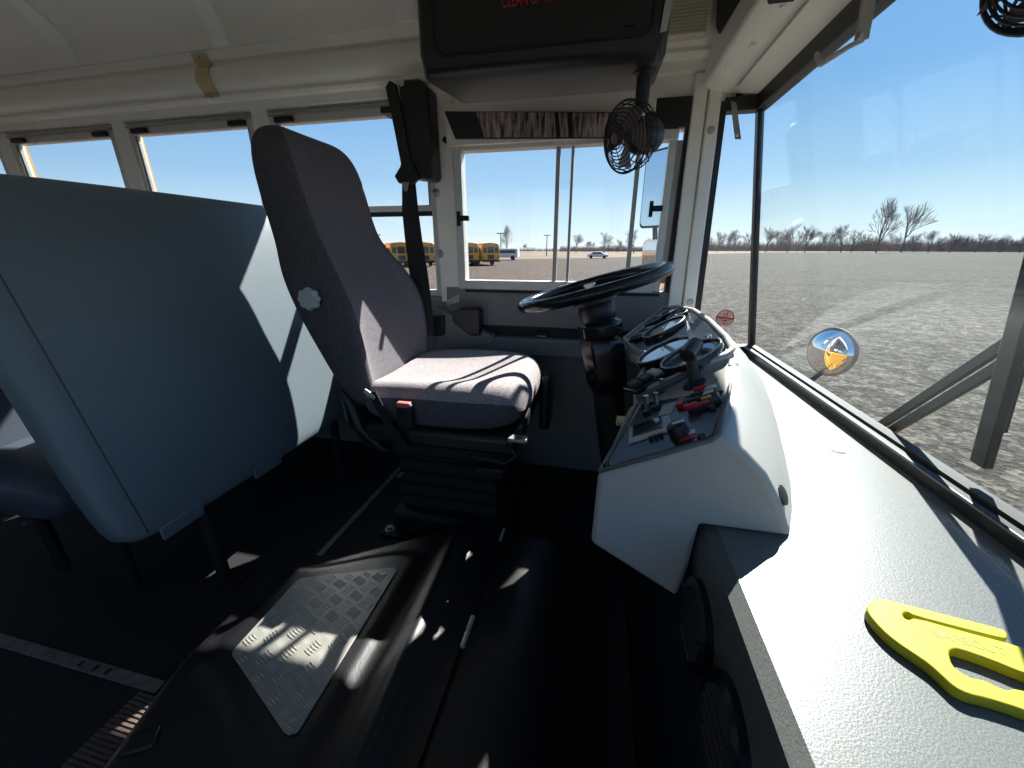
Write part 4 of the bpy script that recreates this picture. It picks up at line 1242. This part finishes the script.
# black boxes fixed to the header inner face
bx = MB().prism([onX(u, v, 0.255) for u, v in ((717, -8), (742, -8), (718, 34), (716, 28))], (0.008, 0, 0)).build('header_speaker', 'blackm', bevel=0.002)
tag(bx, 'black wedge-shaped cover on the inner face of the white header', 'cover')
pq = [onZ(u, v, 1.322) for u, v in ((762, -12), (800, -12), (794, 2), (768, 5))]
bx2 = MB().prism(pq, (0, 0, 0.020)).build('header_bracket', 'blackm', bevel=0.002)
tag(bx2, 'small black bracket under the header at the top edge of the picture', 'bracket')
# second fan, mostly above the picture
fc2 = onY(1075, -50, 0.50)
fan(fc2+Vector((0.03, 0.02, 0.06)), Vector((fc2.x+0.03, fc2.y+0.02, 1.345)), fc2, (-0.80, -0.55, -0.1), 0.050, 'second black cage fan at the top right corner over the windshield')

# ---- sticker on the quarter glass
sc_ = onY(725, 318, WL+0.008)
stk = MB().lathe(sc_, (0, -1, 0), [(0, 0), (0.030, 0), (0.030, 0.0006), (0, 0.0006)], 32).build('round_sticker', 'sticker')
tag(stk, 'round red warning sticker on the front quarter glass', 'sticker')
cc = sc_+Vector((0, -0.0010, 0))
MB().tube([cc+Vector((0.0285*math.cos(2*math.pi*i/40), 0, 0.0285*math.sin(2*math.pi*i/40))) for i in range(40)], 0.0016, 6, closed=True).build('red_ring', 'redmark', stk)
MB().obox(cc, (0.029, 0, -0.003), (0, 0.0004, 0), (0.0004, 0, 0.0035)).build('red_bar', 'redmark', stk)
mk = MB()
mk.box(cc.x-0.006, cc.x-0.003, cc.y-0.0004, cc.y+0.0004, cc.z+0.004, cc.z+0.018)
mk.box(cc.x+0.003, cc.x+0.006, cc.y-0.0004, cc.y+0.0004, cc.z+0.004, cc.z+0.018)
mk.box(cc.x-0.007, cc.x+0.007, cc.y-0.0004, cc.y+0.0004, cc.z-0.012, cc.z-0.006)
mk.box(cc.x-0.004, cc.x+0.004, cc.y-0.0004, cc.y+0.0004, cc.z-0.022, cc.z-0.017)
mk.build('pictogram', 'redmark', stk)

# ================================================================== BELT CUTTER on the counter
CZB, CTH = DT+0.001, 0.011
ct = thing('belt_cutter', 'bright yellow plastic seat belt cutter lying on the grey dashboard', 'belt cutter', (0.36, 0.34, CZB))
zt = CZB+CTH
outer_px = [(869, 612), (870, 605), (876, 600.5), (884, 600), (900, 604), (950, 618), (1000, 630), (1005, 632.5), (1005, 637), (1003, 639), (1024, 647), (1060, 661), (1095, 680), (1110, 700), (1108, 722), (1090, 734), (1060, 727), (1024, 706), (985, 695), (968, 692), (955, 685), (943, 673), (930, 662), (915, 652), (897, 640), (882, 627)]
grip_px = [(946, 650), (951, 647), (958, 647), (990, 658), (1024, 672), (1052, 684), (1066, 695), (1062, 706), (1048, 706), (1035, 697), (1020, 690), (1008, 692), (996, 687), (984, 681), (974, 680), (962, 674), (950, 665)]
slot_px = [(1003, 638.2), (960, 627), (912, 615.2), (908, 611.3), (902.5, 611), (900.5, 614), (904, 619), (912, 621), (915, 618.4), (960, 631.2), (1002, 640.0)]
cdir = (onZ(1000, 640, zt)-onZ(885, 607, zt)).normalized()
def poly(pxs): return [onZ(u, v, zt)+(cdir*0.05 if u > 1040 else Vector()) for u, v in pxs]
import bmesh
from mathutils.geometry import tessellate_polygon
def holed(outer, holes, z0, z1, bevel=0.0016):
    c = bpy.data.curves.new('tmp', 'CURVE')
    c.dimensions = '2D'
    c.fill_mode = 'BOTH'
    c.extrude = (z1-z0)/2-bevel
    c.bevel_depth = bevel
    c.bevel_resolution = 2
    for P in [outer]+holes:
        s = c.splines.new('POLY')
        s.points.add(len(P)-1)
        for i, p in enumerate(P):
            s.points[i].co = (p.x, p.y, 0, 1)
        s.use_cyclic_u = True
    o = bpy.data.objects.new('tmp', c)
    COL.objects.link(o)
    bpy.context.view_layer.update()
    me = bpy.data.meshes.new_from_object(o.evaluated_get(bpy.context.evaluated_depsgraph_get()))
    bpy.data.objects.remove(o, do_unlink=True)
    me.transform(Matrix.Translation((0, 0, (z0+z1)/2)))
    return me
def subdiv(P, it=2):      # Chaikin smoothing
    for _ in range(it):
        Q = []
        for i in range(len(P)):
            a, b = P[i], P[(i+1) % len(P)]
            Q += [a*.75+b*.25, a*.25+b*.75]
        P = Q
    return P
o_out = subdiv(poly(outer_px[:7]+outer_px[10:]), 2)
# the thin guide arm above the slot is its own tongue joined at the nose
full = [(869, 612), (870, 605), (876, 600.5), (884, 600), (900, 603.5), (950, 616.5), (1000, 629), (1005, 631.5), (1005.5, 636), (1003, 637.5), (960, 626.6), (914, 614.6), (908, 610.8), (902.5, 610.6), (900.3, 613.8), (904, 619), (911, 621.2), (916, 618.6), (960, 631.0), (1002, 642.0), (1024, 648.5), (1060, 661), (1095, 680), (1110, 700), (1108, 722), (1090, 734), (1060, 727), (1024, 708), (985, 696), (968, 692.5), (955, 686), (943, 674.5), (930, 663), (915, 653), (897, 641), (882, 628)]
cme = holed(subdiv(poly(full), 1), [subdiv(poly(grip_px), 1)], CZB, zt)
cme.materials.clear(); cme.materials.append(M['yellow'])
cb = bpy.data.objects.new('cutter_body', cme)
COL.objects.link(cb)
cb.parent = ct
cb.matrix_parent_inverse = Matrix.Translation(-ct.location)
ta, tbb = onZ(934, 636, zt), onZ(1024, 661, zt)
tdir = (tbb-ta).normalized()
tl = text_part('lettering', 'SAFECUT', 0.0125, 'yellowd', ct, ta+Vector((0, 0, 0.0001)), tdir, Vector((0, 0, 1)).cross(tdir), 0.0002)
MB().obox(onZ(1000, 643, CZB+CTH*0.5)+tdir*-0.03, tdir*0.006, Vector((0, 0, 1)).cross(tdir)*0.0006, (0, 0, 0.002)).build('blade', 'chrome', ct)

# ================================================================== OUTSIDE: wiper, mirrors
wp = thing('wiper', 'black wiper blade with double arm outside the windshield', 'wiper', (0.60, 0.80, 0.54))
def wpt(u, v, off):      # on a plane just outside the windshield
    n = Vector((WZ1-WZ0, 0, WX0-WX1)).normalized()
    return onP(u, v, Vector((WX0, 0, WZ0))+n*off, n)
wnn = Vector((WZ1-WZ0, 0, WX0-WX1)).normalized()
b0, b1 = wpt(981, 465, 0.014), wpt(1042, 245, 0.014)
b1 = lerp(b0, b1, 1.8)
bd = (b1-b0).normalized(); bs = wnn.cross(bd)
MB().obox((b0+b1)/2, bd*((b1-b0).length/2), bs*0.012, wnn*0.006).build('blade', 'black', wp, bevel=0.002)
MB().obox((b0+b1)/2+wnn*0.010, bd*((b1-b0).length/2*0.8), bs*0.007, wnn*0.004).build('blade_frame', 'black', wp, bevel=0.001)
for (ua, va, ub, vb) in ((872, 431, 1012, 340), (884, 435, 1034, 346)):
    a, b = wpt(ua, va, 0.030), wpt(ub, vb, 0.026)
    d = (b-a).normalized()
    MB().obox((a+b)/2, d*((b-a).length/2), wnn.cross(d)*0.0075, wnn*0.004).build('arm', 'black', wp, bevel=0.001)
p = wpt(868, 437, 0.02)
MB().cyl(p-wnn*0.02, p+wnn*0.02, 0.02, 16).build('pivot', 'black', wp, smooth='auto')

# crossover mirror
mc = onX(832, 352, 0.90)
cm = thing('crossover_mirror', 'round convex mirror on a stem outside the windshield reflecting the bus front', 'mirror', (0.72, 1.62, 0.30))
mn = (CP-mc); mn.z = 0.10; mn.normalize()
mn = (mn+Vector((-0.62, 0.34, 0.02))).normalized()
RM = 0.092
prof = [(0, 0)]
dome = [(RM*math.sin(t), 0.052*math.cos(t)) for t in [math.pi/2*i/14 for i in range(14, -1, -1)]]
MB().lathe(mc, mn, [(0.0, -0.001)]+[(r*0.95, h) for r, h in dome], 48).build('mirror_dome', 'mirror', cm, smooth='auto')
MB().lathe(mc, -mn, [(0, 0.03), (RM*0.5, 0.030), (RM*0.95, 0.012), (RM*1.02, 0.0), (RM*1.02, -0.008), (RM*0.94, -0.010), (RM*0.93, 0), (0, 0)], 48).build('mirror_shell', 'rimgrey', cm, smooth='auto')
MB().tube([mc-mn*0.02+Vector((0, 0, -0.05)), mc+Vector((-0.06, 0.0, -0.14)), Vector((0.72, 1.60, 0.26)), Vector((0.60, 1.50, 0.24))], 0.009, 10).build('stem', 'black', cm, smooth='auto')

# side mirrors
MYP = 1.80
sm_ = thing('side_mirror', 'tall flat side mirror with a convex mirror below it outside the driver window', 'mirror', (0.30, MYP, 0.75))
mnv = Vector((-0.75, -0.66, 0.0))      # glass faces rearward along the bus
mwv = Vector((0.66, -0.75, 0.0))
def mirror_head(u, v0, v1, hw_, dep, m_shell, nm):
    c_ = onY(u, (v0+v1)/2, MYP)
    hh_ = (onY(u, v0, MYP).z-onY(u, v1, MYP).z)/2
    def rr(h_, w_, off):      # rounded rectangle ring
        q_ = []
        rc = 0.022
        for cx_, cz_, a0 in ((1, 1, 0), (-1, 1, 90), (-1, -1, 180), (1, -1, 270)):
            for k_ in range(5):
                a_ = rad(a0+22.5*k_)
                q_.append(c_+mnv*off+mwv*(cx_*(w_-rc)+rc*math.cos(a_))+Vector((0, 0, cz_*(h_-rc)+rc*math.sin(a_))))
        return q_
    sh_ = MB().rings([rr(hh_*0.85, hw_*0.75, -dep), rr(hh_*0.98, hw_*0.97, -dep*0.5), rr(hh_, hw_, 0.0), rr(hh_-0.008, hw_-0.008, 0.004)]).build(nm+'_shell', m_shell, sm_, smooth='auto', ang=45)
    MB().rings([rr(hh_-0.009, hw_-0.009, 0.0042), rr(hh_-0.009, hw_-0.009, 0.006)]).build(nm+'_glass', 'mirror', sh_)
mirror_head(656, 150, 229, 0.070, 0.05, 'black', 'flat_mirror')
mirror_head(653, 240, 289, 0.068, 0.05, 'busroof', 'convex_mirror')
pa, pb = onY(655, 120, MYP+0.03), onY(655, 300, MYP+0.03)
MB().tube([Vector((pb.x, WL+0.05, 0.62)), Vector((pb.x, MYP+0.03, 0.62)), pb, pa, Vector((pa.x, MYP+0.03, 1.38)), Vector((pa.x, WL+0.05, 1.44))], 0.010, 10).build('bracket', 'black', sm_, smooth='auto')

# ================================================================== FAR: parked buses, poles, trees
def yellow_bus(label):
    b = thing('school_bus', label, 'bus', (0, 0, 0), 'parked yellow buses across the lot')
    Wd, H, Ln = 1.2, 2.75, 8.5      # half width, height, length; rear end faces -Y
    sec = [(-Wd, 0.55), (Wd, 0.55), (Wd, 2.15), (Wd*0.97, 2.45), (Wd*0.75, 2.68), (0, 2.75), (-Wd*0.75, 2.68), (-Wd*0.97, 2.45), (-Wd, 2.15)]
    MB().rings([[(x, 0, z) for x, z in sec], [(x, Ln, z) for x, z in sec]]).build('body', 'bus', b, bevel=0.05)
    rf = [(-Wd*0.80, 2.66), (0, 2.765), (Wd*0.80, 2.66), (0, 2.70)]
    MB().prism([(x, 0.3, z) for x, z in rf], (0, Ln-0.6, 0)).build('roof_cap', 'busroof', b)
    for (xa, xb, za, zb) in ((-1.0, -0.55, 1.55, 2.2), (-0.42, 0.42, 1.5, 2.25), (0.55, 1.0, 1.55, 2.2), (-0.42, 0.42, 0.8, 1.3)):
        MB().box(xa, xb, -0.015, 0.01, za, zb).build('rear_window', 'darkglass', b)
    for s in (-1, 1):
        for k in range(8):
            y = 0.55+k*0.98
            MB().box(s*Wd-0.012, s*Wd+0.012, y, y+0.78, 1.55, 2.15).build('side_window', 'darkglass', b)
        for z in (0.8, 1.1, 1.45):
            MB().box(s*Wd-0.01, s*Wd+0.015, 0.05, Ln-0.1, z, z+0.05).build('rub_rail', 'blackm', b)
        for y in (2.2, 7.2):
            MB().cyl((s*Wd-0.28*s, y, 0.48), (s*Wd+0.01*s, y, 0.48), 0.48, 20).build('wheel', 'tyre', b, smooth='auto')
        for z in (2.40,):
            MB().lathe((s*0.75, 0.0, z), (0, -1, 0), [(0, 0), (0.10, 0), (0.09, 0.03), (0, 0.04)], 14).build('warning_light', 'red', b, smooth='auto')
        MB().lathe((s*1.0, 0.0, 1.0), (0, -1, 0), [(0, 0), (0.10, 0), (0.09, 0.03), (0, 0.04)], 14).build('tail_light', 'red', b, smooth='auto')
    MB().box(-Wd, Wd, -0.2, 0.0, 0.45, 0.72).build('bumper', 'blackm', b, bevel=0.03)
    return b
def copy_tree(o, parent=None):
    c = o.copy(); COL.objects.link(c)
    if parent: c.parent = parent
    for ch in o.children:
        copy_tree(ch, c)
    return c
proto = yellow_bus('rearmost-facing yellow school bus nearest the driver window post')
bl_ = [(493, 265.2, 'yellow parked school bus at the right end of the row seen through the driver window'),
       (477, 264.4, 'yellow parked school bus second from the right end seen through the driver window'),
       (428, 264.8, 'yellow parked school bus half hidden by the shoulder belt webbing'),
       (404, 264.6, 'yellow parked school bus between the seat headrest and the belt webbing'),
       (388, 263.8, 'leftmost yellow parked school bus peeking over the seat bolster')]
p0 = onZ(491, 265.6, GZ)
side = Vector((math.cos(rad(38)), math.sin(rad(38)), 0))
for i, (u, v, lab) in enumerate(bl_):
    o = proto if i == 0 else copy_tree(proto)
    p = p0-side*(2.75*(i if i < 2 else i+1))
    o.location = (p.x, p.y, GZ)
    o.rotation_euler = (0, 0, rad(38))
    o['label'] = lab
# white vehicle
p = onZ(506, 260.0, GZ)
wv_ = thing('white_van', 'distant white van parked beyond the yellow buses', 'van', (p.x, p.y, GZ))
sec = [(-1.0, 0.45), (1.0, 0.45), (1.0, 1.3), (0.85, 2.05), (-0.85, 2.05), (-1.0, 1.3)]
MB().rings([[(p.x+y, p.y+x, GZ+z) for x, z in sec] for y in (-2.6, 2.4)]).build('body', 'busroof', wv_, bevel=0.08)
MB().box(p.x-2.2, p.x+2.0, p.y-1.02, p.y-0.95, GZ+1.25, GZ+1.75).build('side_window', 'darkglass', wv_)
for x in (-1.6, 1.5):
    MB().cyl((p.x+x, p.y-1.03, GZ+0.4), (p.x+x, p.y-0.75, GZ+0.4), 0.4, 16).build('wheel', 'tyre', wv_)
# low white/dark car far away
p = onZ(597.5, 258.6, GZ)
cr_ = thing('parked_car', 'small pale car parked at the far edge of the lot behind the steering wheel', 'car', (p.x, p.y, GZ))
sec = [(-2.2, 0.35), (2.2, 0.35), (2.2, 0.85), (1.3, 0.95), (0.7, 1.4), (-0.9, 1.4), (-1.6, 0.95), (-2.2, 0.9)]
MB().prism([(p.x+x, p.y, GZ+z) for x, z in sec], (0, 1.7, 0)).build('body', 'busroof', cr_, bevel=0.08)
MB().prism([(p.x+x, p.y-0.02, GZ+z) for x, z in ((-1.4, 0.95), (1.1, 0.95), (0.65, 1.33), (-0.85, 1.33))], (0, 0.05, 0)).build('side_window', 'darkglass', cr_)
for x in (-1.4, 1.4):
    MB().cyl((p.x+x, p.y-0.02, GZ+0.33), (p.x+x, p.y+0.2, GZ+0.33), 0.33, 14).build('wheel', 'tyre', cr_)
# poles
def pole(u, vb, vt, label, lamp):
    p = onZ(u, vb, GZ)
    h = (CP+ray(u, vt)*((p-CP).length/ray(u, vb).length)).z-GZ
    t = thing('lamp_post' if lamp else 'utility_pole', label, 'pole', (p.x, p.y, GZ))
    MB().cyl((p.x, p.y, GZ), (p.x, p.y, GZ+h), 0.16, 8, 0.10).build('mast', 'bark', t)
    MB().box(p.x-1.0, p.x+1.0, p.y-0.08, p.y+0.08, GZ+h-0.25, GZ+h-0.05).build('cross_arm', 'bark', t)
pole(379, 258.5, 234.5, 'lamp post beyond the buses left of the belt webbing', True)
pole(501, 257.5, 233.0, 'utility pole beside the bare tree beyond the yellow buses', False)
pole(546.5, 256.0, 235.0, 'distant utility pole left of the window meeting stiles', False)

def tree_mesh(seed, H, spread=1.0, depth=5, trunk=0.20):
    rnd = random.Random(seed)
    m = MB()
    def br(p, d, L, r, k):
        n = 3 if k > 1 else 5
        mid = p+d*L*0.5+Vector((rnd.uniform(-1, 1), rnd.uniform(-1, 1), rnd.uniform(-.5, .5)))*L*0.06
        e = p+d*L
        if k > 2:
            m.tube([p, e], [r, r*0.6], 3)
        else:
            m.tube([p, mid, e], [r, r*0.85, r*0.7], n)
        if k >= depth: return
        nc = 3 if k == 0 else rnd.choice((3, 4, 4))
        for i in range(nc):
            a = 2*math.pi*(i+rnd.random())/nc
            t = rnd.uniform(0.28, 0.70)*spread
            if i == 0: t *= 0.4
            u = d.orthogonal().normalized(); v = d.cross(u)
            nd = (d*math.cos(t)+(u*math.cos(a)+v*math.sin(a))*math.sin(t)+Vector((0, 0, 0.12))).normalized()
            br(lerp(p, e, rnd.uniform(0.30, 1.0) if i else 1.0), nd, L*rnd.uniform(0.66, 0.86), max(r*rnd.uniform(0.50, 0.62), 0.020), k+1)
    br(Vector((0, 0, 0)), Vector((rnd.uniform(-.08, .08), rnd.uniform(-.08, .08), 1)).normalized(), H*0.24, trunk, 0)
    zm = max(v.z for v in m.v)
    for v in m.v: v *= H/zm
    return m
protos = [tree_mesh(11+i, 10.0, 0.95+0.12*(i % 3), 5, 0.17).build('bare_tree', 'bark') for i in range(5)]
used = [False]*5
ORD = ['first', 'second', 'third', 'fourth', 'fifth', 'sixth', 'seventh', 'eighth', 'ninth', 'tenth', 'eleventh', 'twelfth', 'thirteenth', 'fourteenth']
TREES = [  # pixel x, top y, distance, proto, width factor, label
    (876, 197, 262, 0, 0.77, 'tall bare tree, left of the tall pair against the sky'),
    (901, 201, 300, 1, 0.77, 'tall bare tree, right of the tall pair against the sky'),
    (787, 223, 297, 2, 1.06, 'broad bare tree left of the mid gap in the tree line'),
    (805, 224, 301, 3, 1.06, 'broad bare tree second from the windshield post'),
    (841, 224, 301, 4, 1.06, 'bare tree standing alone between the broad clump and the tall pair'),
    (851, 229, 311, 2, 1.06, 'low bare tree just left of the tall pair'),
    (766, 226, 297, 3, 1.06, 'bare tree just right of the windshield post'),
    (735, 229, 297, 4, 1.06, 'bare tree just left of the windshield post'),
    (717, 231, 301, 0, 1.06, 'bare tree beside the pillar in the quarter glass'),
    (928, 229, 315, 1, 1.06, 'low bare tree right of the tall pair'),
    (950, 232, 318, 3, 1.06, 'low bare tree in the right part of the tree line'),
    (975, 233, 318, 4, 1.06, 'low bare tree second from the wiper blade'),
    (1000, 234, 318, 2, 1.06, 'low bare tree behind the wiper blade'),
    (1020, 234, 318, 0, 1.06, 'low bare tree at the right edge of the photo'),
    (576, 233, 195, 1, 1.02, 'bare tree just right of the window meeting stiles'),
    (604, 231, 182, 2, 1.06, 'wide bare tree in the middle of the driver window'),
    (634, 229, 182, 4, 1.06, 'wide bare tree beside the outside mirrors'),
    (507, 224, 156, 0, 0.68, 'slim bare tree beyond the parked yellow buses'),
    (525, 243, 260, 3, 1.06, 'tiny far bare tree near the left part of the driver window'),
    (590, 240, 234, 3, 1.06, 'dark far clump of bare trees above the steering wheel'),
]
for i_, (u_, v_) in enumerate(((706, 235), (726, 233), (747, 231), (776, 229), (796, 230), (818, 231), (829, 230), (863, 233), (889, 232), (914, 233), (939, 236), (963, 237), (988, 237), (1010, 238), (586, 241), (618, 239), (650, 237), (663, 240))):
    TREES.append((u_, v_, 335+(i_ % 3)*17 if u_ > 700 else 215+(i_ % 3)*14, i_ % 5, 1.0, 'small bare tree, %s from the left in the low crowded tree line' % ORD[i_] if u_ > 700 else 'small bare tree, %s from the left in the thin line beyond the driver window' % ORD[i_-14]))
for (u, vt, dist, k, wf, lab) in TREES:
    d = ray(u, 252); d.z = 0; d.normalize()
    base = Vector((d.x*dist, d.y*dist, GZ-0.05))
    rt = ray(u, vt)
    hgt = CP.z+rt.z*(dist/math.hypot(rt.x, rt.y))-base.z
    o = protos[k] if not used[k] else protos[k].copy()
    if used[k]: COL.objects.link(o)
    used[k] = True
    o.location = base
    o.scale = (hgt/10*wf, hgt/10*wf, hgt/10)
    o.rotation_euler = (0, 0, random.uniform(0, 6.28))
    tag(o, lab, 'tree', 'bare winter trees on the horizon')
# scrub along the horizon: uncountable brush, one object
rnd = random.Random(5)
sb = MB()
def scrub(u0, u1, dist, h0, h1, n):
    for _ in range(n):
        u = rnd.uniform(u0, u1)
        d = ray(u, 252); d.z = 0; d.normalize()
        dd = dist*rnd.uniform(0.985, 1.05)
        b = Vector((d.x*dd, d.y*dd, GZ))
        h = lerp(h0, h1, rnd.random()*(0.35+0.65*(0.5+0.5*math.sin(u*0.11)*math.sin(u*0.037+1.0))))
        side = Vector((-d.y, d.x, 0))
        tp_ = b+Vector((rnd.uniform(-.6, .6)*h*0.5, rnd.uniform(-.6, .6)*h*0.5, h))
        wd = rnd.uniform(0.06, 0.20)
        sb.add([b-side*wd, b+side*wd, b+d*wd, tp_], [(0, 1, 3), (1, 2, 3), (2, 0, 3)])
scrub(700, 1060, 410, 3.5, 13.0, 11000)
scrub(700, 1060, 396, 1.0, 5.5, 5000)
scrub(560, 700, 300, 2.0, 6.0, 3500)
scrub(330, 560, 320, 1.5, 4.0, 1500)
tag(sb.build('scrub', 'scrub'), 'grey-brown winter scrub forming the tree line on the horizon', 'scrub', kind='stuff')
